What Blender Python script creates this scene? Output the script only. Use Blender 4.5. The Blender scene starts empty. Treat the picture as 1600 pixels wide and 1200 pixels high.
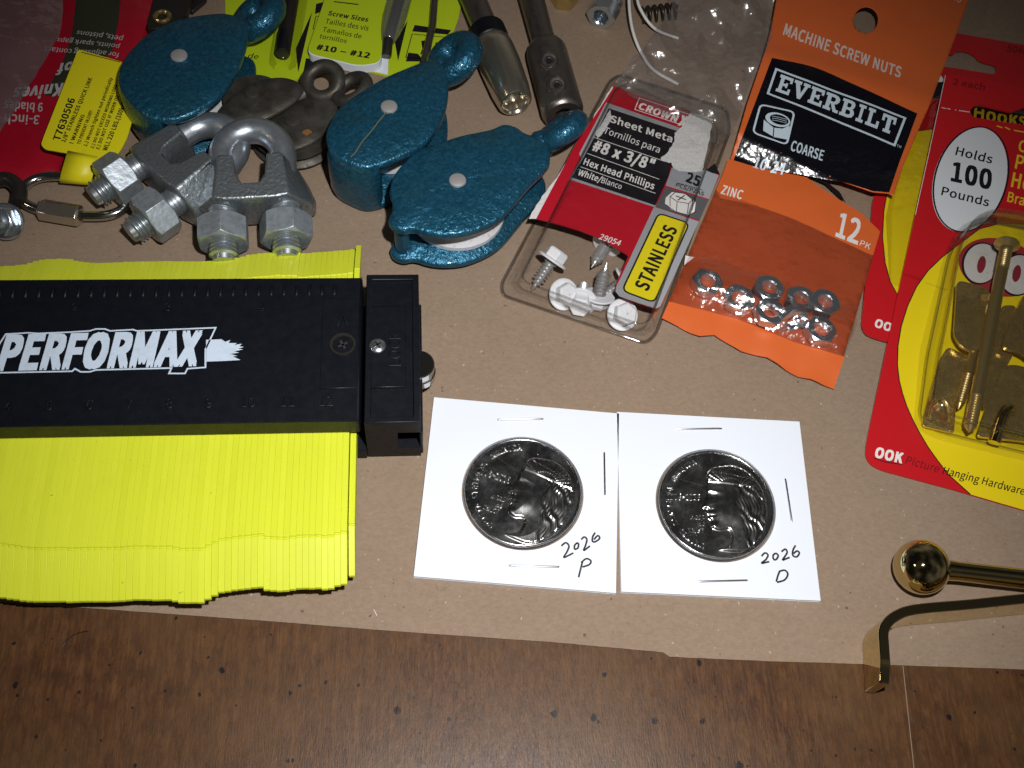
import bpy, bmesh, math, random
import numpy as np
from mathutils import Vector, Matrix, noise
from mathutils.geometry import tessellate_polygon

# ---------------------------------------------------------------- camera, world, lamps, exposure
S = 0.001                                        # everything below is written in millimetres
random.seed(7)
scene = bpy.context.scene
COL = scene.collection
CAMR = Matrix(((0.99720007, 0.0, -0.07477983), (-0.0359528, 0.87684011, -0.47943594), (0.06556995, 0.4807821, 0.87438501)))
CAMH, FPX = 256.137, 1650.0
cam_data = bpy.data.cameras.new('camera')
cam_data.sensor_width = 36.0
cam_data.lens = 36.0 * FPX / 1600.0
cam_data.clip_start, cam_data.clip_end = 0.01, 50.0
cam = bpy.data.objects.new('camera', cam_data)
COL.objects.link(cam)
cam.matrix_world = Matrix.Translation((0, 0, CAMH * S)) @ CAMR.to_4x4()
scene.camera = cam

world = bpy.data.worlds.new('World')
scene.world = world
world.use_nodes = True
# a dim room: dark corners, a few paler wall and ceiling areas for the metal to mirror
wt = world.node_tree
w_tc, w_no, w_ra = wt.nodes.new('ShaderNodeTexCoord'), wt.nodes.new('ShaderNodeTexNoise'), wt.nodes.new('ShaderNodeValToRGB')
w_no.inputs['Scale'].default_value, w_no.inputs['Detail'].default_value, w_no.inputs['Roughness'].default_value = 1.25, 1.5, .5
w_ra.color_ramp.elements[0].position, w_ra.color_ramp.elements[0].color = .40, (.006, .006, .007, 1)
w_ra.color_ramp.elements[1].position, w_ra.color_ramp.elements[1].color = .72, (.125, .110, .092, 1)
e_ = w_ra.color_ramp.elements.new(.53); e_.color = (.030, .028, .026, 1)
wt.links.new(w_tc.outputs['Generated'], w_no.inputs['Vector'])
wt.links.new(w_no.outputs['Fac'], w_ra.inputs[0])
wt.links.new(w_ra.outputs[0], wt.nodes['Background'].inputs[0])
wt.nodes['Background'].inputs[1].default_value = 1.0

def P0(px, py):
    d = CAMR @ Vector(((px - 800) / FPX, -(py - 600) / FPX, -1))
    return Vector((0, 0, CAMH)) - d * (CAMH / d.z)
def lamp(name, kind, loc, energy, color, size, rot=None):
    d = bpy.data.lights.new(name, kind)
    d.energy, d.color = energy, color
    if kind == 'AREA':
        d.shape, d.size = 'DISK', size
    else:
        d.shadow_soft_size = size
    o = bpy.data.objects.new(name, d)
    COL.objects.link(o)
    o.matrix_world = Matrix.Translation(Vector(loc) * S) @ (rot.to_4x4() if rot else Matrix.Identity(4))
    return o
FLASH = Vector((0, 0, CAMH)) + CAMR @ Vector((30, 44, 0))
flash = lamp('camera_flash', 'SPOT', FLASH, 4.3, (1.0, 0.985, 0.97), 0.005, (P0(830, 700) - FLASH).to_track_quat('-Z', 'Y').to_matrix())
flash.data.spot_size, flash.data.spot_blend = math.radians(84), 1.0
for i, (dx, dy) in enumerate(((-90, -60), (80, -90), (95, 70), (-70, 95))):
    lamp('ceiling_bulb', 'POINT', (-1700 + dx, -80 + dy, 1450 + 12 * i), 1.3, (1.0, 0.83, 0.62), 0.030)

scene.view_settings.view_transform = 'Standard'
scene.view_settings.look = 'None'
scene.view_settings.exposure = 0.0
scene.view_settings.gamma = 1.0
scene.view_settings.use_curve_mapping = False
scene.render.engine = 'CYCLES'
scene.cycles.max_bounces = 10
scene.cycles.transparent_max_bounces = 16
scene.cycles.caustics_reflective = True

# ---------------------------------------------------------------- helpers
def P(px, py, h=0.0):
    """The point at height h (mm) above the table that the photograph shows at pixel (px, py)."""
    d = CAMR @ Vector(((px - 800) / FPX, -(py - 600) / FPX, -1))
    t = (CAMH - h) / -d.z
    return Vector((d.x * t, d.y * t, h))
def PP(pts, h): return [P(x, y, h) for x, y in pts]

def smooth_closed(pts, n=6):
    out, m = [], len(pts)
    for i in range(m):
        a, b, c, d = (Vector(pts[(i + k - 1) % m]) for k in range(4))
        for j in range(n):
            t = j / n
            out.append(0.5 * ((2 * b) + (c - a) * t + (2 * a - 5 * b + 4 * c - d) * t * t + (3 * b - a - 3 * c + d) * t ** 3))
    return out
def smooth_open(pts, n=6):
    pts = [Vector(p) for p in pts]
    q = [2 * pts[0] - pts[1]] + pts + [2 * pts[-1] - pts[-2]]
    out = []
    for i in range(1, len(q) - 2):
        a, b, c, d = q[i - 1:i + 3]
        for j in range(n):
            t = j / n
            out.append(0.5 * ((2 * b) + (c - a) * t + (2 * a - 5 * b + 4 * c - d) * t * t + (3 * b - a - 3 * c + d) * t ** 3))
    return out + [pts[-1]]
def rounded(pts, r, n=5):
    """A polygon with its corners rounded to radius r."""
    out, m = [], len(pts)
    for i in range(m):
        a, b, c = Vector(pts[i - 1]), Vector(pts[i]), Vector(pts[(i + 1) % m])
        u, v = (a - b), (c - b)
        k = min(r, u.length * .45, v.length * .45)
        p, q = b + u.normalized() * k, b + v.normalized() * k
        for j in range(n + 1):
            t = j / n
            out.append(p * (1 - t) ** 2 + b * 2 * t * (1 - t) + q * t * t)
    return out
def ellipse(c, a, b, rot=0.0, n=48, a0=0, a1=2 * math.pi):
    cs, sn = math.cos(rot), math.sin(rot)
    return [(c[0] + a * math.cos(t) * cs - b * math.sin(t) * sn, c[1] + a * math.cos(t) * sn + b * math.sin(t) * cs)
            for t in (a0 + (a1 - a0) * i / n for i in range(n))]

class G:
    """Collects faces (mm); part() links them as one mesh object."""
    def __init__(s): s.v, s.f, s.m = [], [], []
    def add(s, verts, faces, mi=0):
        k = len(s.v)
        s.v += [Vector(p) for p in verts]
        s.f += [tuple(i + k for i in f) for f in faces]
        s.m += [mi] * len(faces)
        return s
    def flat(s, outer, z, holes=(), mi=0, zf=None):
        loops = [[Vector((p[0], p[1], 0)) for p in l] for l in [outer, *holes]]
        tris = tessellate_polygon(loops)
        vs = [p for l in loops for p in l]
        return s.add([(p.x, p.y, z + (zf(p.x, p.y) if zf else 0)) for p in vs], [tuple(t) for t in tris], mi)
    def prism(s, outer, z0, z1, holes=(), mi=0, zf=None):
        loops = [[Vector((p[0], p[1], 0)) for p in l] for l in [outer, *holes]]
        tris = [tuple(t) for t in tessellate_polygon(loops)]
        vs = [p for l in loops for p in l]
        n = len(vs)
        f = zf or (lambda x, y: 0)
        V = [(p.x, p.y, z1 + f(p.x, p.y)) for p in vs] + [(p.x, p.y, z0 + f(p.x, p.y)) for p in vs]
        F = tris + [tuple(i + n for i in reversed(t)) for t in tris]
        k = 0
        for l in loops:
            m = len(l)
            F += [(k + i, k + (i + 1) % m, n + k + (i + 1) % m, n + k + i) for i in range(m)]
            k += m
        return s.add(V, F, mi)
    def loft(s, rings, cap=True, mi=0, wrap=True):
        n = len(rings[0])
        V = [p for r in rings for p in r]
        F = []
        for a in range(len(rings) - 1):
            for i in range(n if wrap else n - 1):
                j = (i + 1) % n
                F.append((a * n + i, a * n + j, (a + 1) * n + j, (a + 1) * n + i))
        if cap:
            F.append(tuple(range(n - 1, -1, -1)))
            F.append(tuple((len(rings) - 1) * n + i for i in range(n)))
        return s.add(V, F, mi)
    def tube(s, pts, r, n=12, closed=False, mi=0, cap=True):
        pts = [Vector(p) for p in pts]
        m = len(pts)
        rr = r if isinstance(r, (list, tuple)) else [r] * m
        tan = []
        for i in range(m):
            a = pts[i - 1] if (i or closed) else pts[i]
            b = pts[(i + 1) % m] if (i < m - 1 or closed) else pts[i]
            tan.append((b - a).normalized())
        up = Vector((0, 0, 1)) if abs(tan[0].z) < .9 else Vector((1, 0, 0))
        x = tan[0].cross(up).normalized()
        rings = []
        for i in range(m):
            x = (x - tan[i] * x.dot(tan[i])).normalized()
            y = tan[i].cross(x)
            rings.append([pts[i] + (x * math.cos(t) + y * math.sin(t)) * rr[i] for t in (2 * math.pi * k / n for k in range(n))])
        if closed: rings.append(rings[0])
        return s.loft(rings, cap and not closed, mi)
    def lathe(s, prof, mat=None, n=32, mi=0, cap=True):
        mat = mat or Matrix.Identity(4)
        rings = [[mat @ Vector((r * math.cos(2 * math.pi * k / n), r * math.sin(2 * math.pi * k / n), z)) for k in range(n)] for r, z in prof]
        return s.loft(rings, cap, mi)
    def box(s, x0, x1, y0, y1, z0, z1, mat=None, mi=0):
        mat = mat or Matrix.Identity(4)
        c = [mat @ Vector((x, y, z)) for z in (z0, z1) for y in (y0, y1) for x in (x0, x1)]
        return s.add(c, [(0, 2, 3, 1), (4, 5, 7, 6), (0, 1, 5, 4), (2, 6, 7, 3), (0, 4, 6, 2), (1, 3, 7, 5)], mi)
    def hexnut(s, mat, af, h, hole, mi=0, n=48):
        def rad(t, k):
            return af / 2 / math.cos((t + math.pi / 6) % (math.pi / 3) - math.pi / 6)
        ts = [2 * math.pi * k / n for k in range(n)]
        rc = af / 2 * .97
        def ring(fn): return [mat @ Vector((fn(t)[0] * math.cos(t), fn(t)[0] * math.sin(t), fn(t)[1])) for t in ts]
        R = [ring(lambda t: (hole, h / 2 - hole * .16)), ring(lambda t: (hole * 1.16, h / 2)), ring(lambda t: (rc, h / 2)),
             ring(lambda t: (rad(t, 0), h / 2 - (rad(t, 0) - rc) * .62)), ring(lambda t: (rad(t, 0), -h / 2 + (rad(t, 0) - rc) * .62)),
             ring(lambda t: (rc, -h / 2)), ring(lambda t: (hole * 1.16, -h / 2)), ring(lambda t: (hole, -h / 2 + hole * .16)),
             ring(lambda t: (hole, h / 2 - hole * .16))]
        return s.loft(R, False, mi)
    def ribbon(s, pts, w, z, mi=0):
        """A flat pen stroke of width w along pts at height z."""
        pts = [Vector((p[0], p[1], 0)) for p in pts]
        V = []
        for i, p in enumerate(pts):
            t = (pts[min(i + 1, len(pts) - 1)] - pts[max(i - 1, 0)]).normalized()
            nn = Vector((-t.y, t.x, 0)) * w / 2
            V += [(p.x + nn.x, p.y + nn.y, z), (p.x - nn.x, p.y - nn.y, z)]
        return s.add(V, [(2 * i, 2 * i + 1, 2 * i + 3, 2 * i + 2) for i in range(len(pts) - 1)], mi)
    def stroke_closed(s, pts, w, z, mi=0):
        pts = [Vector((p[0], p[1], 0)) for p in pts]
        m, V = len(pts), []
        for i, p in enumerate(pts):
            a, b = (p - pts[i - 1]).normalized(), (pts[(i + 1) % m] - p).normalized()
            t = (a + b).normalized()
            k = w / 2 / max(.35, t.dot(b))
            nn = Vector((-t.y, t.x, 0)) * k
            V += [(p.x + nn.x, p.y + nn.y, z), (p.x - nn.x, p.y - nn.y, z)]
        return s.add(V, [(2 * i, 2 * i + 1, (2 * i + 3) % (2 * m), (2 * i + 2) % (2 * m)) for i in range(m)], mi)

MW = {}
def tag(o, label, cat, group=None, kind=None):
    if label: o['label'] = label
    if cat: o['category'] = cat
    if group: o['group'] = group
    if kind: o['kind'] = kind
    return o
def thing(name, label, cat, loc=(0, 0, 0), rot=0.0, group=None):
    o = bpy.data.objects.new(name, None)
    o.empty_display_size = 0.005
    COL.objects.link(o)
    M = Matrix.Translation(Vector(loc)) @ Matrix.Rotation(rot, 4, 'Z')
    MW[o.name] = M
    o.matrix_world = Matrix.Translation(Vector(loc) * S) @ Matrix.Rotation(rot, 4, 'Z')
    return tag(o, label, cat, group)
def part(name, g, mat, parent=None, loc=None, smooth=35, bevel=0, local=False, segs=2, label=None, kind=None, sub=0, recalc=True):
    """Link g as one mesh. Vertices are in world millimetres (or local=True: in the parent's frame)."""
    if parent is not None:
        inv = Matrix.Identity(4) if local else MW[parent.name].inverted()
    else:
        inv = Matrix.Identity(4) if local else Matrix.Translation(-Vector(loc or (0, 0, 0)))
    me = bpy.data.meshes.new(name)
    me.from_pydata([tuple((inv @ p) * S) for p in g.v], [], g.f)
    mats = mat if isinstance(mat, (list, tuple)) else [mat]
    for m in mats: me.materials.append(m)
    for p, mi in zip(me.polygons, g.m): p.material_index = mi
    if recalc:
        bm = bmesh.new(); bm.from_mesh(me)
        bmesh.ops.remove_doubles(bm, verts=bm.verts, dist=2e-7)
        bmesh.ops.recalc_face_normals(bm, faces=bm.faces)
        bm.to_mesh(me); bm.free()
    if smooth:
        for p in me.polygons: p.use_smooth = True
        me.set_sharp_from_angle(angle=math.radians(smooth))
    o = bpy.data.objects.new(name, me)
    COL.objects.link(o)
    if parent is not None:
        o.parent = parent
        MW[o.name] = MW[parent.name]
        if loc is not None and local: o.location = Vector(loc) * S
    else:
        o.location = Vector(loc or (0, 0, 0)) * S
        MW[o.name] = Matrix.Translation(Vector(loc or (0, 0, 0)))
    if bevel:
        b = o.modifiers.new('bevel', 'BEVEL')
        b.width, b.segments, b.limit_method, b.angle_limit = bevel * S, segs, 'ANGLE', math.radians(38)
        b.harden_normals = False
    if label: o['label'] = label
    if kind: o['kind'] = kind
    return o
def dup(root, loc, rot):
    r = root.copy(); COL.objects.link(r)
    r.matrix_world = Matrix.Translation(Vector(loc) * S) @ (rot if isinstance(rot, Matrix) else Matrix.Rotation(rot, 4, 'Z'))
    for ch in list(root.children):
        c = ch.copy(); COL.objects.link(c); c.parent = r
        for gch in ch.children:
            d = gch.copy(); COL.objects.link(d); d.parent = c
    return r

# lettering ------------------------------------------------------
_fc = {}
try:                                             # the sans-serif that Blender itself ships; its built-in face otherwise
    SANS = bpy.data.fonts.load(bpy.utils.system_resource('DATAFILES', path='fonts') + '/Noto Sans CJK Regular.woff2')
except Exception:
    SANS = None
def glyphs(string, bold=0.0, shear=0.0, extrude=0.0, spacing=1.0):
    key = (string, bold, shear, extrude, spacing)
    if key in _fc: return _fc[key]
    c = bpy.data.curves.new('lettering', 'FONT')
    if SANS is not None: c.font = SANS
    c.body, c.resolution_u, c.shear, c.space_character = string, 3, shear, spacing + 1.6 * bold
    if SANS is not None: c.size = 2.05
    c.fill_mode = 'FRONT' if not extrude else 'BOTH'
    if extrude: c.extrude, c.bevel_depth, c.bevel_resolution = extrude, extrude * .7, 1
    o = bpy.data.objects.new('lettering', c)
    COL.objects.link(o)
    me = bpy.data.meshes.new_from_object(o.evaluated_get(bpy.context.evaluated_depsgraph_get()))
    V, F = [v.co.copy() for v in me.vertices], [tuple(p.vertices) for p in me.polygons]
    if bold and not extrude:                     # heavier strokes: the same letters laid over each other, a hair apart
        n0, V0, F0 = len(V), list(V), list(F)
        for k, (dx, dy) in enumerate(((-1, -.7), (1, -.7), (-1, .7), (1, .7), (-1, 0), (1, 0))):
            V += [v + Vector((dx * bold, dy * bold, .004 * (k + 1))) for v in V0]
            F += [tuple(i + n0 * (k + 1) for i in f) for f in F0]
    r = (V, F)
    bpy.data.objects.remove(o); bpy.data.curves.remove(c); bpy.data.meshes.remove(me)
    _fc[key] = r
    return r
CAP = max(v.y for v in glyphs('H')[0])
def text(g, string, bl, br, tl, z, bold=0.0, shear=0.0, mi=0, world_pts=False, zf=None, spacing=1.0):
    bold *= 1.15
    """Flat lettering: baseline from bl to br, capitals rising to tl (pixels of the photograph on the plane z, or world mm)."""
    V, F = glyphs(string, bold, shear, 0.0, spacing)
    if not V: return
    x0, x1 = min(v.x for v in V), max(v.x for v in V)
    B, R, T = [Vector(p).to_3d() for p in (bl, br, tl)] if world_pts else [P(*p, z) for p in (bl, br, tl)]
    u, w = (R - B) / (x1 - x0), (T - B) / CAP
    out = []
    for v in V:
        p = B + u * (v.x - x0) + w * v.y
        out.append((p.x, p.y, z + v.z + (zf(p.x, p.y) if zf else 0)))
    g.add(out, F, mi)
def strip(g, a, b, w, z, mi=0):
    g.ribbon([P(*a, z), P(*b, z)], w, z, mi)

# materials ------------------------------------------------------
class NT:
    def __init__(s, m):
        m.use_nodes = True
        s.t = m.node_tree; s.n = s.t.nodes; s.bsdf = s.n.get('Principled BSDF'); s.out = s.n.get('Material Output')
        s.tc = None
    def node(s, ty, **kw):
        n = s.n.new(ty)
        for k, v in kw.items():
            if k.startswith('i_'): n.inputs[int(k[2:])].default_value = v
            else: setattr(n, k, v)
        return n
    def link(s, a, b): s.t.links.new(a, b)
    def coord(s, scale=(1, 1, 1)):
        if s.tc is None: s.tc = s.node('ShaderNodeTexCoord')
        mp = s.node('ShaderNodeMapping')
        mp.inputs['Scale'].default_value = tuple(k * 1000 for k in scale)
        s.link(s.tc.outputs['Object'], mp.inputs['Vector'])
        return mp.outputs[0]
    def noise(s, scale=1, detail=4, rough=.55, vec=(1, 1, 1), dist=0.0):
        n = s.node('ShaderNodeTexNoise')
        n.inputs['Scale'].default_value, n.inputs['Detail'].default_value = scale, detail
        n.inputs['Roughness'].default_value, n.inputs['Distortion'].default_value = rough, dist
        s.link(s.coord(vec), n.inputs['Vector'])
        return n.outputs['Fac']
    def ramp(s, fac, stops):
        r = s.node('ShaderNodeValToRGB')
        e = r.color_ramp.elements
        while len(e) > 1: e.remove(e[-1])
        e[0].position, e[0].color = stops[0][0], (*stops[0][1], 1)
        for p, c in stops[1:]:
            k = e.new(p); k.color = (*c, 1)
        s.link(fac, r.inputs[0])
        return r.outputs[0]
    def mix(s, fac, a, b, mode='MIX'):
        m = s.node('ShaderNodeMix', data_type='RGBA', blend_type=mode)
        for sock, v in ((m.inputs[0], fac), (m.inputs[6], a), (m.inputs[7], b)):
            if hasattr(v, 'is_output'): s.link(v, sock)
            else: sock.default_value = (*v, 1) if isinstance(v, tuple) and len(v) == 3 else v
        return m.outputs[2]
    def bump(s, fac, dist_mm, strength=1.0, prev=None):
        b = s.node('ShaderNodeBump')
        b.inputs['Strength'].default_value, b.inputs['Distance'].default_value = strength, dist_mm * S
        s.link(fac, b.inputs['Height'])
        if prev is not None: s.link(prev, b.inputs['Normal'])
        return b.outputs[0]
def mat(name, col, rough=.5, metal=0.0, bump=None, var=None, coat=0.0, spec=.5, sss=0.0, rvar=None, stretch=(1, 1, 1)):
    """bump=(noise per mm, depth mm); var=(noise per mm, second colour, lo, hi); rvar=(noise per mm, second roughness)."""
    m = bpy.data.materials.new(name)
    t = NT(m); b = t.bsdf
    b.inputs['Base Color'].default_value = (*col, 1)
    b.inputs['Roughness'].default_value, b.inputs['Metallic'].default_value = rough, metal
    b.inputs['Specular IOR Level'].default_value = spec
    if coat:
        b.inputs['Coat Weight'].default_value, b.inputs['Coat Roughness'].default_value = coat, .08
    if sss:
        b.inputs['Subsurface Weight'].default_value = sss
        b.inputs['Subsurface Scale'].default_value = .001
    if var:
        f = t.noise(var[0], 6, .6, stretch)
        t.link(t.ramp(f, [(var[2], col), (var[3], var[1])]), b.inputs['Base Color'])
    if rvar:
        f = t.noise(rvar[0], 5, .65)
        r = t.ramp(f, [(.35, (rough,) * 3), (.68, (rvar[1],) * 3)])
        t.link(r, b.inputs['Roughness'])
    if bump:
        prev = None
        for sc, d in ([bump] if not isinstance(bump[0], tuple) else bump):
            prev = t.bump(t.noise(sc, 3, .5, stretch), d, 1.0, prev)
        t.link(prev, b.inputs['Normal'])
    return m
def clear(name, tint=(.95, .95, .95), rough=.04, k=1.0, bump=None, base=.02, haze=0.0):
    """Thin clear plastic film: see-through with a glossy skin."""
    m = bpy.data.materials.new(name)
    t = NT(m)
    t.n.remove(t.bsdf)
    tr = t.node('ShaderNodeBsdfTransparent', i_0=(*tint, 1))
    gl = t.node('ShaderNodeBsdfGlossy')
    gl.inputs['Roughness'].default_value = rough
    fr = t.node('ShaderNodeFresnel', i_0=1.5)
    ma = t.node('ShaderNodeMath', operation='MULTIPLY_ADD', use_clamp=True, i_1=k, i_2=base)
    mx = t.node('ShaderNodeMixShader')
    cap = t.node('ShaderNodeMath', operation='MINIMUM', i_1=.30)
    t.link(fr.outputs[0], ma.inputs[0]); t.link(ma.outputs[0], cap.inputs[0]); t.link(cap.outputs[0], mx.inputs[0])
    last = tr.outputs[0]
    if haze:
        df = t.node('ShaderNodeBsdfDiffuse', i_0=(.85, .85, .87, 1))
        m2 = t.node('ShaderNodeMixShader', i_0=haze)
        t.link(last, m2.inputs[1]); t.link(df.outputs[0], m2.inputs[2]); last = m2.outputs[0]
    t.link(last, mx.inputs[1]); t.link(gl.outputs[0], mx.inputs[2])
    if bump:
        prev = None
        for sc, d in ([bump] if not isinstance(bump[0], tuple) else bump):
            prev = t.bump(t.noise(sc, 2, .5), d, 1.0, prev)
        t.link(prev, gl.inputs['Normal']); t.link(prev, fr.inputs['Normal'])
    t.link(mx.outputs[0], t.out.inputs[0])
    return m

def make_paper():
    m = bpy.data.materials.new('kraft_paper'); t = NT(m); b = t.bsdf
    big = t.noise(.025, 4, .6)
    c = t.ramp(big, [(.3, (.232, .166, .113)), (.7, (.268, .193, .134))])
    fib = t.noise(1.0, 5, .7, (.75, 1.15, 1))
    c = t.mix(.38, c, t.ramp(fib, [(.25, (.17, .122, .088)), (.5, (.275, .203, .150)), (.8, (.38, .295, .225))]))
    sp = t.noise(.55, 2, .4)
    c = t.mix(t.ramp(sp, [(.735, (0, 0, 0)), (.775, (.75,) * 3)]), c, (.10, .062, .042))
    sp2 = t.noise(.9, 1, .4, (1.3, .8, 1))
    c = t.mix(t.ramp(sp2, [(.76, (0, 0, 0)), (.79, (.5,) * 3)]), c, (.55, .46, .38))
    t.link(c, b.inputs['Base Color'])
    b.inputs['Roughness'].default_value = .82
    b.inputs['Specular IOR Level'].default_value = .25
    t.link(t.bump(t.noise(2.2, 4, .6), .05, .6, t.bump(t.noise(.03, 2, .5), 1.2, .35)), b.inputs['Normal'])
    return m
def make_wood():
    m = bpy.data.materials.new('stained_wood'); t = NT(m); b = t.bsdf
    g1 = t.noise(1.0, 7, .72, (.9, .09, 1), .8)
    c = t.ramp(g1, [(.25, (.040, .0150, .0060)), (.45, (.080, .033, .0130)), (.60, (.118, .053, .0205)), (.80, (.170, .083, .034))])
    mot = t.noise(.30, 6, .7, (1.2, .55, 1))
    c = t.mix(t.ramp(mot, [(.40, (.62,) * 3), (.56, (0, 0, 0))]), c, (.034, .0145, .0085))
    bl = t.noise(.028, 4, .6)
    c = t.mix(t.ramp(bl, [(.35, (.5,) * 3), (.65, (0, 0, 0))]), c, (.120, .066, .029))
    fine = t.noise(1.0, 4, .65, (2.6, .42, 1))
    c = t.mix(t.ramp(fine, [(.52, (0, 0, 0)), (.68, (.5,) * 3)]), c, (.048, .020, .010))
    def flecks(per_mm, r, share, seed, warp):
        v = t.node('ShaderNodeTexVoronoi', voronoi_dimensions='2D')
        v.inputs['Scale'].default_value = 1.0
        v.inputs['Randomness'].default_value = 1.0
        co = t.coord((per_mm, per_mm * .85, 0))
        n = t.node('ShaderNodeTexNoise'); n.inputs['Scale'].default_value = .9; n.inputs['Detail'].default_value = 3
        t.link(t.coord((1, 1, 1)), n.inputs['Vector'])
        ad = t.node('ShaderNodeVectorMath', operation='MULTIPLY_ADD')
        t.link(n.outputs['Color'], ad.inputs[0]); ad.inputs[1].default_value = (warp, warp, 0); t.link(co, ad.inputs[2])
        of = t.node('ShaderNodeVectorMath', operation='ADD'); t.link(ad.outputs[0], of.inputs[0]); of.inputs[1].default_value = (seed, seed * 1.7, 0)
        t.link(of.outputs[0], v.inputs['Vector'])
        sep = t.node('ShaderNodeSeparateColor'); t.link(v.outputs['Color'], sep.inputs[0])
        gate = t.node('ShaderNodeMath', operation='LESS_THAN', i_1=share); t.link(sep.outputs[0], gate.inputs[0])
        rr = t.node('ShaderNodeMath', operation='MULTIPLY_ADD', i_1=r, i_2=r * .35); t.link(sep.outputs[1], rr.inputs[0])
        d = t.node('ShaderNodeMath', operation='SUBTRACT'); t.link(rr.outputs[0], d.inputs[0]); t.link(v.outputs['Distance'], d.inputs[1])
        k = t.node('ShaderNodeMath', operation='MULTIPLY', use_clamp=True, i_1=60.0); t.link(d.outputs[0], k.inputs[0])
        o = t.node('ShaderNodeMath', operation='MULTIPLY'); t.link(k.outputs[0], o.inputs[0]); t.link(gate.outputs[0], o.inputs[1])
        return o.outputs[0]
    c = t.mix(flecks(.082, .060, .55, 3.1, .10), c, (.013, .008, .008))
    c = t.mix(flecks(.14, .050, .36, 11.7, .10), c, (.018, .011, .010))
    t.link(c, b.inputs['Base Color'])
    r = t.ramp(fine, [(.4, (.27,) * 3), (.7, (.5,) * 3)])
    t.link(r, b.inputs['Roughness'])
    b.inputs['Specular IOR Level'].default_value = .22
    t.link(t.bump(fine, .09, .7), b.inputs['Normal'])
    return m

M = {}
M['paper'] = make_paper()
M['wood'] = make_wood()
M['card_white'] = mat('white_cardboard', (.745, .785, .86), .55, bump=(2.0, .01), spec=.3)
M['white_torn'] = mat('torn_grey_paper', (.56, .55, .54), .9, bump=(1.4, .12), var=(1.2, (.70, .69, .68), .35, .7))
def make_fin():
    m = mat('yellow_plastic', (.66, .72, .034), .36, spec=.4)
    t = NT.__new__(NT); t.t = m.node_tree; t.n = t.t.nodes; t.tc = None; t.bsdf = t.n['Principled BSDF']
    oi = t.node('ShaderNodeObjectInfo')
    mul = t.node('ShaderNodeMath', operation='MULTIPLY', i_1=60.0); t.link(oi.outputs['Random'], mul.inputs[0])
    ad = t.node('ShaderNodeVectorMath', operation='ADD'); t.link(t.coord((1, 1, 1)), ad.inputs[0]); t.link(mul.outputs[0], ad.inputs[1])
    n = t.node('ShaderNodeTexNoise'); n.inputs['Scale'].default_value = .55; n.inputs['Detail'].default_value = 2; t.link(ad.outputs[0], n.inputs['Vector'])
    c = t.mix(oi.outputs['Random'], (.630, .690, .030), (.672, .730, .038))
    c = t.mix(t.ramp(n.outputs['Fac'], [(.755, (0, 0, 0)), (.785, (.75,) * 3)]), c, (.10, .10, .03))
    n2 = t.node('ShaderNodeTexNoise'); n2.inputs['Scale'].default_value = .12; t.link(ad.outputs[0], n2.inputs['Vector'])
    c = t.mix(t.ramp(n2.outputs['Fac'], [(.5, (0, 0, 0)), (.75, (.20,) * 3)]), c, (.54, .58, .03))
    t.link(c, t.bsdf.inputs['Base Color'])
    return m
M['lime_plastic'] = make_fin()
M['black_plastic'] = mat('black_plastic', (.0032, .0042, .0075), .40, bump=(3.0, .012), spec=.28, rvar=(.4, .5))
M['black_side'] = M['black_plastic']
M['logo_white'] = mat('white_ink', (.56, .66, .79), .5, var=(.5, (.48, .56, .67), .5, .75))
M['ink_white'] = mat('print_white', (.74, .72, .70), .45)
M['ink_black'] = mat('print_black', (.010, .009, .012), .33)
M['ink_grey'] = mat('print_grey', (.30, .31, .33), .4)
M['ink_darkgrey'] = mat('print_dark_grey', (.09, .09, .10), .4)
M['ink_yellow'] = mat('print_yellow', (.72, .60, .012), .38)
M['ink_red'] = mat('print_red', (.42, .008, .020), .32, coat=.3, bump=(.5, .015))
M['ink_scarlet'] = mat('print_scarlet', (.50, .010, .015), .30, coat=.3, bump=(.3, .02))
M['ink_darkred'] = mat('print_dark_red', (.17, .006, .010), .4)
M['card_yellow'] = mat('card_yellow', (.74, .58, .008), .35, coat=.2)
M['text_yellow'] = mat('text_yellow', (.75, .50, .02), .4)
M['orange'] = mat('orange_print', (.64, .125, .028), .42, bump=((.12, .25), (1.5, .012)), spec=.4)
M['orange_deep'] = mat('orange_inside', (.42, .070, .018), .55, bump=(.2, .1), var=(.12, (.37, .062, .016), .3, .7))
M['everblack'] = mat('black_film', (.004, .004, .007), .20, bump=((.10, 1.1), (.30, .25)), spec=.6)
M['pale_blue'] = mat('pale_blue_print', (.55, .66, .74), .4)
M['tag_yellow'] = mat('tag_yellow', (.78, .70, .010), .45, bump=(.3, .03), var=(.25, (.62, .52, .015), .62, .8))
M['lime_card'] = mat('lime_print', (.46, .60, .012), .38, coat=.15, bump=(.4, .01))
M['pouch_red'] = mat('red_vinyl', (.36, .006, .020), .25, coat=.4, bump=((.06, .9), (.4, .06)))
M['pouch_dark'] = mat('olive_steel_under_vinyl', (.030, .034, .018), .4, bump=(.08, .3))
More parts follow.
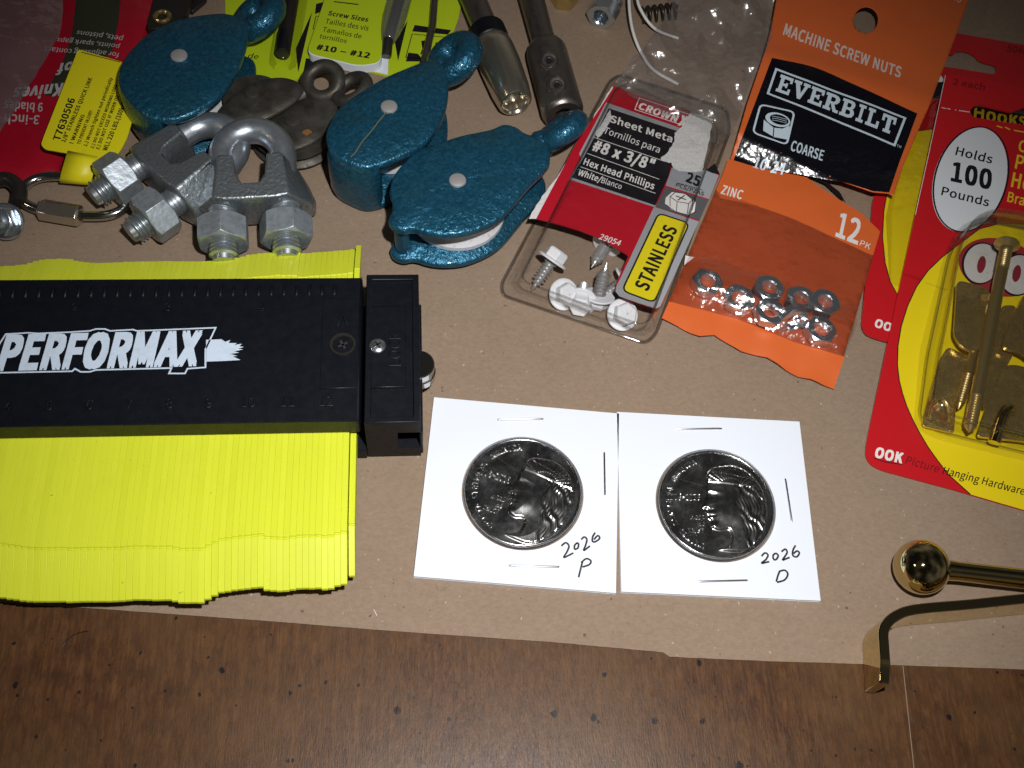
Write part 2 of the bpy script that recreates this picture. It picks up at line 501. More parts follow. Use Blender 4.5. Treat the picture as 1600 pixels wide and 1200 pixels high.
def make_blue():
    m = mat('hammered_blue_paint', (.008, .080, .155), .27, metal=.58, coat=.25, rvar=(.5, .46))
    t = NT.__new__(NT); t.t = m.node_tree; t.n = t.t.nodes; t.tc = None; t.bsdf = t.n['Principled BSDF']
    b = t.bsdf
    c = t.ramp(t.noise(.8, 6, .6), [(.35, (.009, .080, .145)), (.72, (.024, .145, .235))])
    chips = t.noise(.22, 5, .62, (1, 1.2, .6))
    c = t.mix(t.ramp(chips, [(.685, (0, 0, 0)), (.71, (.8,) * 3)]), c, (.050, .040, .034))
    dirt = t.noise(.07, 4, .6)
    c = t.mix(t.ramp(dirt, [(.52, (0, 0, 0)), (.72, (.4,) * 3)]), c, (.030, .085, .085))
    t.link(c, b.inputs['Base Color'])
    prev = None
    for sc, d in ((.55, .62), (1.3, .22), (.16, .15)):
        prev = t.bump(t.noise(sc, 3, .55, (1, .8, 1)), d, 1.0, prev)
    t.link(prev, b.inputs['Normal'])
    return m
M['blue'] = make_blue()
M['sheave'] = mat('pale_cast_metal', (.74, .74, .78), .42, metal=.2, bump=(.9, .06), var=(.7, (.34, .32, .31), .58, .8))
M['rivet'] = mat('rivet_steel', (.52, .50, .50), .42, metal=.55, bump=(1.2, .02))
M['galv'] = mat('galvanised_iron', (.36, .40, .43), .33, metal=.85, bump=((1.0, .22), (.3, .12), (2.2, .06)), var=(.9, (.21, .235, .25), .36, .68), rvar=(.9, .5))
M['galv_smooth'] = mat('galvanised_rod', (.50, .55, .61), .30, metal=.85, bump=(.6, .03), var=(.35, (.40, .44, .48), .35, .7), rvar=(.4, .42))
M['galv_thread'] = mat('galvanised_thread', (.46, .50, .53), .32, metal=.8, var=(.6, (.33, .36, .38), .4, .7))
M['galv_nut'] = mat('galvanised_nut', (.40, .45, .50), .42, metal=.6, bump=((.7, .10), (2.0, .03)), var=(.5, (.27, .30, .32), .42, .7))
M['old_steel'] = mat('dull_steel', (.115, .110, .095), .42, metal=.7, bump=((.5, .09), (2.0, .04)), var=(.2, (.060, .050, .040), .38, .68), rvar=(.3, .6))
M['steel'] = mat('bright_steel', (.60, .60, .58), .16, metal=1.0, bump=(.8, .01))
M['chrome'] = mat('chrome', (.62, .57, .47), .20, metal=.93, bump=(.3, .03))
M['dark_steel'] = mat('dark_steel', (.060, .055, .048), .35, metal=.7, bump=(1.0, .03))
M['satin_steel'] = mat('satin_steel', (.27, .245, .225), .30, metal=.95, bump=((.15, .05), (1.4, .02)), rvar=(.5, .45))
M['zinc'] = mat('zinc_plate', (.66, .73, .80), .24, metal=.95, bump=(.7, .03))
M['brass'] = mat('polished_brass', (.66, .55, .29), .045, metal=1.0, bump=(.15, .006))
M['brass_side'] = M['brass']
M['brass_satin'] = mat('satin_brass', (.66, .50, .20), .20, metal=.90, bump=((.10, .5), (.6, .02)), rvar=(.4, .34))
M['nail'] = mat('brassed_nail', (.50, .38, .16), .32, metal=.9, bump=(.8, .04))
M['coin'] = mat('cupronickel', (.52, .52, .52), .15, metal=1.0, bump=(.12, .02), rvar=(.25, .26))
M['coin_edge'] = mat('cupronickel_edge', (.58, .48, .40), .22, metal=1.0)
M['staple'] = mat('staple_wire', (.36, .36, .38), .28, metal=1.0)
M['pen'] = mat('pen_ink', (.012, .012, .020), .5)
M['film'] = clear('coin_window_film', (.97, .97, .97), .02, .5, base=.0)
M['clamshell'] = clear('clamshell_plastic', (.95, .95, .95), .07, 1.3, ((.12, .8), (.5, .10)), base=.03)
M['bag'] = clear('crinkled_bag_film', (.95, .94, .95), .19, 1.8, ((.11, 2.4), (.4, .25)), base=.085, haze=.045)
M['pouch_film'] = clear('pouch_film', (.97, .96, .96), .13, 1.8, ((.3, .4), (.12, .6)), base=.035)
M['blister'] = clear('blister_plastic', (.97, .965, .95), .06, 1.5, ((.10, .9), (.45, .12)), base=.03)
M['rim_clear'] = clear('clear_moulded_rim', (.93, .93, .93), .06, 1.6, (.4, .08), base=.10)
M['soft_strip'] = clear('soft_clear_strip', (.98, .98, .97), .08, .45, (.3, .1), base=0.0)
M['grey_sleeve'] = clear('grey_sleeve_plastic', (.80, .80, .78), .12, 1.0, (.3, .1), base=.02, haze=.07)
M['purple_bag'] = clear('purple_bag_film', (.66, .60, .66), .14, 1.6, ((.05, 3.2), (.18, 1.4)), base=.06, haze=.11)
M['screw_white'] = mat('white_painted_head', (.76, .77, .80), .35)
M['wire_white'] = mat('white_coated_wire', (.66, .65, .63), .4)
M['screw_steel'] = mat('screw_steel', (.70, .70, .70), .28, metal=.8)
M['navy'] = mat('screw_dark', (.02, .02, .022), .3, metal=.5)
M['seam'] = mat('seam_pale', (.24, .18, .13), .6)

# ---------------------------------------------------------------- setting
g = G(); g.box(-900, 900, -500, 1300, -30, 0)
tag(part('tabletop', g, M['wood'], smooth=0), None, None, kind='structure')
g = G()
a, b_ = P(1412, 1052, 0), P(1428, 1200, 0)
d = (b_ - a).normalized()
g.ribbon([a - d * 30, b_ + d * 60], .2, .03)
tag(part('tabletop_seam', g, M['seam'], smooth=0), None, None, kind='structure')
ZP = 0.4
edge = [(-700, 905), (-60, 936), (180, 953), (400, 969), (640, 988), (860, 1003), (990, 1015), (1036, 1019), (1046, 1026), (1062, 1027), (1200, 1033), (1420, 1040), (1600, 1046), (2300, 1075)]
e = [P(x, y, ZP) for x, y in edge]
e2 = []
for i in range(len(e) - 1):
    for k in range(8):
        q = e[i].lerp(e[i + 1], k / 8); e2.append((q.x, q.y + .10 * noise.noise((q.x * .31, 3, 1))))
g = G(); g.prism(e2 + [(600, 36), (600, 900), (-500, 900)], .05, ZP)
tag(part('kraft_paper', g, M['paper'], smooth=0), 'large brown kraft paper sheet spread over the dark wooden tabletop', 'paper sheet')

# ---------------------------------------------------------------- contour gauge
GO = P(658, 713, ZP)
GA = math.radians(0.95)
gauge = thing('contour_gauge', 'black contour gauge with yellow fins and white lettering, left of the coins', 'contour gauge', GO, GA)
GM = MW[gauge.name]
def L(px, py, h):
    return GM.inverted() @ P(px, py, h)
TOP = 19.2
def gpart(name, g, m, parent=gauge, **kw): return part(name, g, m, parent, local=True, **kw)
# body: a top plate, a bottom plate, side rails, so that the fins pass between them
BX0, BX1, BY0, BY1 = -190, -15.0, 1.2, 44.2
g = G()
g.prism([(BX0, BY0), (BX1, BY0), (BX1, BY1), (BX0, BY1)], 12.6, TOP)
gpart('top_plate', g, M['black_plastic'], bevel=.5)
g = G()
# raised rim round the sunken face and the grip ribs along the far edge
def rim(g, x0, x1, y0, y1, w, z0, z1):
    g.prism([(x0, y0), (x1, y0), (x1, y1), (x0, y1)], z0, z1, holes=[[(x0 + w, y0 + w), (x1 - w, y0 + w), (x1 - w, y1 - w), (x0 + w, y1 - w)]])
fy1, fy0 = L(300, 447, TOP).y, L(300, 466, TOP).y
xr0, step = L(555, 455, TOP).x, 3.30
for i in range(60):
    x = L(523, 455, TOP).x - i * step
    g.loft([[Vector((x + xx, yy, zz_)) for xx, yy in ((-w_, fy0 + i_), (w_, fy0 + i_), (w_, fy1 - i_), (-w_, fy1 - i_))] for zz_, w_, i_ in ((TOP - .2, .55, 0), (TOP + .45, .34, .3), (TOP + .62, .12, .5))])
gpart('grip_rib', g, M['black_plastic'], smooth=70)
g = G()
pa = L(500, 610, TOP); pb = L(556, 475, TOP)
g.prism([(pa.x, pa.y), (BX1 - .6, pa.y), (BX1 - .6, pb.y + 1.5), (pa.x, pb.y + 1.5)], TOP - .2, TOP + .45)
gpart('label_plate', g, M['black_plastic'], bevel=.2)
g = G()
ty = L(300, 655, TOP).y
cm = 9.62
x12 = L(510, 632, TOP).x
for i in range(-40, 130):
    x = x12 - i * cm / 10
    hgt = 1.9 if i % 10 == 0 else (1.5 if i % 5 == 0 else 1.05)
    if x < BX1 - 1.5: g.box(x - .11, x + .11, ty - .8, ty - .8 + hgt, TOP - .2, TOP + .12)
gpart('ruler_marking', g, M['black_plastic'])
g = G()
def emboss(g, s, x, y, h, z, up=.22, cx=True, rot=0.0):
    V, F = glyphs(s, .004, 0, .03)
    w0, w1 = min(v.x for v in V), max(v.x for v in V)
    R = Matrix.Rotation(rot, 3, 'Z')
    g.add([Vector((x, y, z)) + R @ Vector(((v.x - (w0 + w1) / 2) * h / CAP, (v.y - CAP / 2) * h / CAP, v.z / .03 * up)) for v in V], F)
for n in range(3, 13):
    emboss(g, str(n), x12 - (12 - n) * cm, L(300, 632, TOP).y, 2.6, TOP + .1)
for n, px in ((3, 262), (2, 118), (4, 408)):
    emboss(g, str(n), L(px, 482, TOP).x, L(px, 482, TOP).y, 2.4, TOP + .1)
emboss(g, '\u039b', L(536, 502, TOP).x, L(536, 502, TOP).y, 4.0, TOP + .5)
gpart('embossed_lettering', g, M['black_plastic'])
g = G(); c = L(536, 541, TOP)
g.lathe([(0, .1), (2.4, .1), (2.75, .7), (3.3, .72), (3.4, .2), (3.4, 0)], Matrix.Translation((c.x, c.y, TOP + .1)), 32)
sc = gpart('body_screw', g, M['dark_steel'])
g = G()
for r in (0, math.pi / 2):
    g.box(-1.3, 1.3, -.28, .28, 0, .35, Matrix.Translation((c.x, c.y, TOP + .12)) @ Matrix.Rotation(r + .5, 4, 'Z'))
gpart('screw_slot', g, M['satin_steel'], parent=sc)
g = G()
g.prism([(BX0, BY0 - .2), (BX1 + 1.0, BY0 - 1.6), (BX1 + 1.0, BY1), (BX0, BY1)], .3, 5.2)
gpart('bottom_plate', g, M['black_plastic'], bevel=.4)
# end block with its notch
bx0, bx1, by0, by1 = -13.9, 0.0, 0.1, 44.6
nx = L(621, 680, 14).x
g = G()
g.loft([[Vector((x, y, z)) for x, y in ((bx0, by0), (nx, by0), (nx, by0 + ins), (bx1, by0 + ins), (bx1, by1), (bx0, by1))] for z, ins in ((.1, .02), (4.6, .02))])
g.loft([[Vector((x, y, z)) for x, y in ((bx0, by0), (nx, by0), (nx, by0 + 4.2), (bx1, by0 + 4.2), (bx1, by1), (bx0, by1))] for z in (4.6, 14.2)])
g.prism([(bx0, by0), (bx1, by0), (bx1, by1), (bx0, by1)], 14.2, 19.0)
block = gpart('end_block', g, M['black_plastic'], bevel=.25)
g = G()
rim(g, bx0, bx1, by0, by1, 1.7, 18.9, 20.0)
y1 = L(620, 478, 20).y; y0 = L(600, 606, 20).y
g.prism([(bx0 + 1.2, y0), (bx1 - 3.6, y0), (bx1 - 3.6, y1), (bx0 + 1.2, y1)], 18.9, 19.75)
gpart('block_rim', g, M['black_plastic'], parent=block, bevel=.25)
g = G(); c = L(590, 541, 20)
g.lathe([(0, .55), (.9, .5), (1.9, .2), (2.1, 0), (2.1, -.3)], Matrix.Translation((c.x, c.y, 19.95)), 32)
sc = gpart('block_screw', g, M['zinc'])
g = G()
for r in (0, math.pi / 2):
    g.box(-1.15, 1.15, -.22, .22, 0, .62, Matrix.Translation((c.x, c.y, 19.95)) @ Matrix.Rotation(r + .6, 4, 'Z'))
gpart('screw_slot', g, M['dark_steel'], parent=sc)
g = G(); c = L(617, 545, 20)
emboss(g, 'LOCK', c.x, c.y, 3.0, 19.75, .2, rot=math.pi / 2)
gpart('embossed_lettering', g, M['black_plastic'], parent=block)
# magnets on the right side
c = L(659, 576, 11)
for z, r in ((8.6, 4.3), (11.7, 4.3)):
    g = G(); g.lathe([(r - .3, -1.45), (r, -1.2), (r, 1.2), (r - .3, 1.45)], Matrix.Translation((c.x - .9 + (.3 if z < 10 else 0), c.y - (.2 if z < 10 else 0), z)), 40)
    gpart('disc_magnet', g, M['steel'])
g = G(); g.box(-.3, .6, by0 + .6, L(656, 478, 12).y, .5, 12.5)
gpart('side_plate', g, M['black_plastic'], bevel=.3)
# yellow fins: one thin plate each, sliding between the plates
tip_px = [(-120, 925), (-60, 930), (0, 936), (22, 939), (45, 942), (112, 943), (187, 942), (210, 940), (262, 940), (285, 944), (315, 945), (326, 939), (345, 929), (375, 924), (408, 920), (416, 925), (442, 927), (468, 922), (498, 922), (513, 924), (525, 919), (540, 915)]
tips = [L(x, y, 7.0) for x, y in tip_px]
def tip_y(x):
    for p, q in zip(tips, tips[1:]):
        if p.x <= x <= q.x: return p.y + (q.y - p.y) * (x - p.x) / max(1e-6, q.x - p.x)
    return tips[0].y if x < tips[0].x else tips[-1].y
far_px = [(-120, 424), (-60, 422), (0, 420), (40, 416), (70, 408), (107, 407), (125, 411), (150, 414), (200, 412), (250, 411), (320, 411), (347, 409), (375, 405), (395, 400), (420, 398), (440, 396), (465, 395), (470, 399), (500, 397), (540, 394), (572, 389)]
fars = [L(x, y, 7.0) for x, y in far_px]
def far_y(x):
    for p, q in zip(fars, fars[1:]):
        if p.x <= x <= q.x: return p.y + (q.y - p.y) * (x - p.x) / max(1e-6, q.x - p.x)
    return fars[0].y if x < fars[0].x else fars[-1].y
PITCH, FW, FL = 1.52, 1.503, 95.0
prof = [(0, 7.1), (.3, 6.6), (FL - .3, 6.6), (FL, 7.1), (FL - .2, 7.8), (FL - 10.8, 12.15), (FL - 11.2, 12.0), (FL - 11.5, 12.4), (11.6, 12.4), (11.3, 11.85), (10.9, 12.12), (.2, 7.8)]
fin_me = None
rnd = random.Random(3)
x = tips[-1].x - .3
i = 0
M['lime_plastic_fin'] = M['lime_plastic']
while x > -118:
    yy = tip_y(x) + rnd.uniform(-.08, .08)
    if fin_me is None:
        g = G(); g.loft([[Vector((xx, y, z)) for y, z in prof] for xx in (-FW / 2, FW / 2)])
        fin = gpart('fin', g, M['lime_plastic'], smooth=30, bevel=.06, segs=2)
        fin_me = fin
    else:
        fin = fin_me.copy(); COL.objects.link(fin)
    fin.location = Vector((x, yy, 0)) * S
    fin.scale = (1, (far_y(x) + rnd.uniform(-.1, .1) - yy) / FL, 1)
    x -= PITCH + rnd.uniform(-.004, .004); i += 1
fin = fin_me.copy(); COL.objects.link(fin); fin.location = Vector((tips[-1].x + PITCH - .1, tips[-1].y + 2.4, -1.6)) * S
# printed logo
g = G()
z = TOP + .06
LZ = GM.translation.z
def GP(px, py): return P(px, py, z + LZ)
out = [(-30, 583), (9, 522), (44, 520), (60, 521), (108, 519), (140, 517), (150, 514), (164, 514), (172, 517), (208, 515), (214, 517), (337, 512), (321, 546), (321, 574), (293, 576), (289, 583.5), (264, 583.5), (268, 575), (150, 578), (140, 581), (126, 581), (117, 576), (113, 580)]
g.stroke_closed([GP(x, y) for x, y in out], .42, z + LZ)
zl = z + LZ
text(g, 'PERFORMAX', (-6, 577), (310, 569), (6, 526), zl, .040, .10, spacing=.96)
rag = [(322, 531), (346, 530), (352, 534), (360, 531), (357, 536), (370, 536), (366, 539), (378, 537), (374, 541), (381, 542), (372, 545), (380, 546), (366, 549), (374, 551), (360, 553), (371, 556), (364, 557), (376, 562.5), (350, 564), (322, 565)]
g.flat([GP(x, y) for x, y in rag], zl)
part('printed_logo', g, M['logo_white'], gauge, smooth=0, recalc=False)

# ---------------------------------------------------------------- coin holders and coins
def relief(cx, cy, ang, cz, label, marks):
    R, RR = 15.3, 14.55
    N = 231
    xs = np.linspace(-RR, RR, N)
    X, Y = np.meshgrid(xs, xs)
    poly = np.array([(-1.6, 9.0), (-2.1, 7.2), (-2.3, 5.4), (-2.6, 4.2), (-2.5, 3.0), (-3.0, 1.2), (-3.9, -.9), (-3.7, -1.5), (-2.7, -1.8), (-2.5, -2.3), (-3.0, -3.0), (-2.4, -3.5), (-2.8, -4.3), (-2.1, -5.0), (-2.3, -6.2), (-1.6, -7.3), (0.2, -7.8), (2.2, -7.4), (2.8, -9), (2.0, -11.5), (-1.0, -13.0), (6, -13.5), (10, -10.5), (12.8, -5.5), (13.6, 0), (12.6, 5), (10, 8.8), (6, 11), (2, 10.8), (-.4, 10.2)])
    poly = np.array([(p.x, p.y) for p in smooth_closed([Vector((*p, 0)) for p in poly], 4)])
    def sdf(poly, X, Y):
        d = np.full(X.shape, 1e9); ins = np.zeros(X.shape, bool)
        for i in range(len(poly)):
            a, b = poly[i - 1], poly[i]
            e = b - a
            t = np.clip(((X - a[0]) * e[0] + (Y - a[1]) * e[1]) / (e @ e), 0, 1)
            d = np.minimum(d, np.hypot(X - a[0] - t * e[0], Y - a[1] - t * e[1]))
            c = (a[1] > Y) != (b[1] > Y)
            xx = a[0] + (Y - a[1]) * e[0] / (e[1] if e[1] else 1e-9)
            ins ^= c & (X < xx)
        return np.where(ins, d, -d)
    sd = sdf(poly, X, Y)
    st = lambda a, b, v: (lambda t: t * t * (3 - 2 * t))(np.clip((v - a) / (b - a), 0, 1))
    inside = st(-.05, .8, sd)
    Z = .34 * inside + .34 * st(0, 4.5, sd)
    gauss = lambda x, y, sx, sy, an=0: np.exp(-(((X - x) * math.cos(an) + (Y - y) * math.sin(an)) / sx) ** 2 - ((-(X - x) * math.sin(an) + (Y - y) * math.cos(an)) / sy) ** 2)
    Z += inside * (.16 * gauss(1.6, -3.0, 2.4, 2.6) - .20 * gauss(-.6, 2.1, 1.3, .55, -.2) + .16 * gauss(-.5, 2.0, .7, .28, -.1) + .16 * gauss(-.8, 3.3, 1.6, .35, -.15)
                   - .10 * gauss(-1.4, -1.9, .5, .35) + .10 * gauss(-2.2, -3.9, .8, .5) - .10 * gauss(-1.6, -3.45, .9, .16) + .10 * gauss(-1.2, -6.3, 1.1, .8))
    band = st(5.6, 6.0, Y + .12 * X) * st(9.2, 8.8, Y + .22 * X) * inside
    Z += .16 * band
    ru = np.arctan2(Y - 3.5, X - 4.5)
    Z += .10 * inside * st(6.2, 6.6, Y + .15 * X) * (np.sin(ru * 34) > .25) * st(3.2, 3.6, np.hypot(X - 4.5, Y - 3.5))
    hair = st(5.0, 6.6, X + .10 * Y) * inside * (1 - band)
    wv = np.sin(2.6 * (X * .75 + Y * .45) + 1.7 * np.sin(.75 * Y + .4 * X) + .9 * np.sin(1.3 * X - .8 * Y))
    Z += hair * (.085 * wv + .03 * np.sin(7 * X + 3 * np.sin(Y)))
    Z -= .14 * gauss(5.3, .2, .5, 1.2) * inside; Z += .15 * gauss(5.4, .3, .28, .8) * inside
    rad = np.hypot(X, Y)
    Z *= st(RR, RR - .5, rad)
    dr = lambda lo, hi: st(lo, hi, np.hypot(X, Y))
    top = 1.95
    g = G()
    idx = {}
    V, F = [], []
    for j in range(N):
        for i in range(N):
            if rad[j, i] <= RR + .02:
                idx[j, i] = len(V); V.append((xs[i], xs[j], top + float(Z[j, i])))
    for j in range(N - 1):
        for i in range(N - 1):
            q = [(j, i), (j, i + 1), (j + 1, i + 1), (j + 1, i)]
            if all(k in idx for k in q): F.append(tuple(idx[k] for k in q))
    MC = Matrix.Translation((cx, cy, cz)) @ Matrix.Rotation(ang, 4, 'Z')
    coin = thing('coin', label, 'coin', (cx, cy, cz), ang)
    g.add(V, F)
    part('coin_face', g, M['coin'], coin, local=True, smooth=70, recalc=False)
    g = G()
    g.lathe([(14.45, top - .05), (14.6, top + .26), (14.75, top + .34), (14.98, top + .34), (15.15, top + .24), (15.3, top), (15.3, .15), (15.1, 0)], None, 128)
    nr = 150
    for k in range(nr):
        t = 2 * math.pi * k / nr
        g.box(15.25, 15.42, -.15, .15, .25, top - .1, Matrix.Rotation(t, 4, 'Z'))
    part('coin_rim', g, M['coin'], coin, local=True, smooth=40)
    g = G()
    def raise_text(s, x0, x1, y, h, bold=.012):
        V, F = glyphs(s, bold, 0, .06)
        a, b = min(v.x for v in V), max(v.x for v in V)
        k = (x1 - x0) / (b - a)
        g.add([Vector((x0 + (v.x - a) * k, y + v.y * h / CAP, top + .02 + max(0, v.z) * 2.8)) for v in V], F)
    def arc_text(s, a0, a1, r, h):
        n = len(s)
        for i, ch in enumerate(s):
            if ch == ' ': continue
            t = math.radians(a0 + (a1 - a0) * i / (n - 1))
            V, F = glyphs(ch, .012, 0, .06)
            a, b = min(v.x for v in V), max(v.x for v in V)
            Rm = Matrix.Rotation(t - math.pi / 2, 3, 'Z')
            ctr = Vector((r * math.cos(t), r * math.sin(t), 0))
            g.add([ctr + Rm @ Vector(((v.x - (a + b) / 2) * h / CAP, v.y * h / CAP, top + .02 + max(0, v.z) * 2.8)) for v in V], F)
    arc_text('UNITED STATES OF AMERICA', 247, 112, 11.9, 1.35)
    raise_text('1776~2026', -13.0, -4.0, .9, 1.7)
    raise_text('IN GOD', -7.4, -3.6, -4.4, 1.2)
    raise_text('WE', -5.6, -3.7, -6.3, 1.2)
    raise_text('TRUST', -8.4, -4.0, -8.1, 1.2)
    raise_text('LIBERTY', 2.0, 9.0, -12.2, 1.0)
    part('coin_lettering', g, M['coin'], coin, local=True, smooth=50, recalc=False)
    g = G()
    for p, q in marks:
        g.tube([Vector((*p, top)), Vector((*q, top))], [.10, .14], 6)
    part('crown_ray', g, M['coin'], coin, local=True)
    return coin

def holder(corners, coin_px, coin_ang, staples, strokes, label, coin_label):
    z1 = 1.75
    q = PP(corners, z1)
    c = sum(q, Vector()) / 4
    base = Vector((c.x, c.y, ZP))
    u = ((q[1] - q[0]) + (q[2] - q[3])).normalized()
    ang = math.atan2(u.y, u.x)
    h = thing('coin_holder', label, 'coin holder', base, ang, 'white cardboard coin holders')
    k = P(*coin_px, 2.2)
    kl = MW[h.name].inverted() @ k
    sq = [(-25.4, -25.4), (25.4, -25.4), (25.4, 25.4), (-25.4, 25.4)]
    hole = ellipse((kl.x, kl.y), 15.95, 15.95, 0, 96)
    g = G()
    warp = lambda x, y: .25 * ((x / 25.4) ** 2) + .15 * ((y / 25.4) ** 2)
    sq2 = []
    for i in range(4):
        a, b = Vector(sq[i]), Vector(sq[(i + 1) % 4])
        for j in range(10):
            sq2.append(a.lerp(b, j / 10))
    g.prism(sq2, .0, .55, [hole[::-1]])
    part('back_card', g, M['card_white'], h, local=True, smooth=0)
    g = G(); g.prism([(p.x * .998, p.y * .998) for p in sq2], .75, 1.35, [hole[::-1]])
    part('front_card', g, M['card_white'], h, local=True, smooth=0)
    g = G()
    g.loft([[Vector((kl.x + r * math.cos(t), kl.y + r * math.sin(t), z)) for t in (2 * math.pi * i / 64 for i in range(64))] for r, z in ((15.93, 1.2), (15.8, 1.75), (15.5, 2.62), (14.6, 2.72), (7, 2.74))], False)
    # coin-side film: only the sloping collar and the flat window over the coin
    g.flat(ellipse((kl.x, kl.y), 7, 7, 0, 64), 2.74)
    part('window_film', g, M['film'], h, local=True, smooth=60)
    for (a, b) in staples:
        A, B = MW[h.name].inverted() @ P(*a, z1), MW[h.name].inverted() @ P(*b, z1)
        zt = 1.35
        d = (B - A).normalized()
        pts = [Vector((A.x, A.y, zt - .5)), Vector((A.x, A.y, zt + .12))] + [Vector((A.lerp(B, t).x, A.lerp(B, t).y, zt + .22)) for t in (.06, .5, .94)] + [Vector((B.x, B.y, zt + .12)), Vector((B.x, B.y, zt - .5))]
        g = G(); g.tube(pts, .24, 8)
        part('staple', g, M['staple'], h, local=True)
    g = G()
    for st in strokes:
        g.ribbon(smooth_open([P(x, y, ZP + 1.38) for x, y in st], 6), .48, ZP + 1.385)
    part('handwritten_lettering', g, M['pen'], h, smooth=0, recalc=False)
    relief(k.x, k.y, coin_ang, ZP + .05, coin_label, [((-5.6, 13.0), (-2.7, 10.2)), ((0, 13.3), (.5, 11.4)), ((-10.3, 7.3), (-3.2, 5.1)), ((-5, -9), (-2.6, -7.6))])
    return h
S1 = [[(877, 853), (884, 848), (889, 853), (886, 862), (881, 871), (890, 867), (896, 864)],
      [(902, 848), (898, 852), (898, 858), (903, 856), (904, 850), (901, 848)],
      [(908, 843), (913, 839), (917, 843), (915, 852), (912, 860), (918, 856), (922, 853)],
      [(930, 832), (926, 839), (926, 846), (931, 846), (937, 841), (934, 837), (928, 843)],
      [(910, 878), (907, 890), (904, 902)], [(908, 879), (916, 873), (923, 876), (921, 882), (910, 886)]]
S2 = [[(1190, 869), (1195, 864), (1200, 867), (1197, 874), (1190, 880), (1200, 878), (1202, 878)],
      [(1212, 864), (1208, 868), (1209, 874), (1213, 874), (1216, 868), (1212, 864)],
      [(1221, 862), (1227, 858), (1230, 863), (1226, 870), (1223, 875), (1231, 872), (1234, 871)],
      [(1243, 852), (1239, 860), (1239, 868), (1245, 870), (1249, 864), (1245, 861), (1240, 865)],
      [(1218, 893), (1215, 901), (1213, 909)], [(1217, 893), (1226, 891), (1231, 897), (1226, 906), (1214, 910)]]
holder([(679, 621), (966, 645), (964, 928), (645, 900)], (817, 768), math.radians(-20),
       [((778, 656), (848, 655)), ((944, 708), (945, 773)), ((796, 884), (873, 886))], S1,
       'white stapled card holder marked 2026 P, beside the gauge', 'dark shiny coin in the holder marked 2026 P')
holder([(967, 644), (1250, 661), (1280, 936), (969, 924)], (1119, 787), math.radians(-1),
       [((1058, 671), (1127, 670)), ((1227, 749), (1237, 815)), ((1091, 909), (1167, 907))], S2,
       'white stapled card holder marked 2026 D, beside the one marked P', 'dark shiny coin in the holder marked 2026 D')

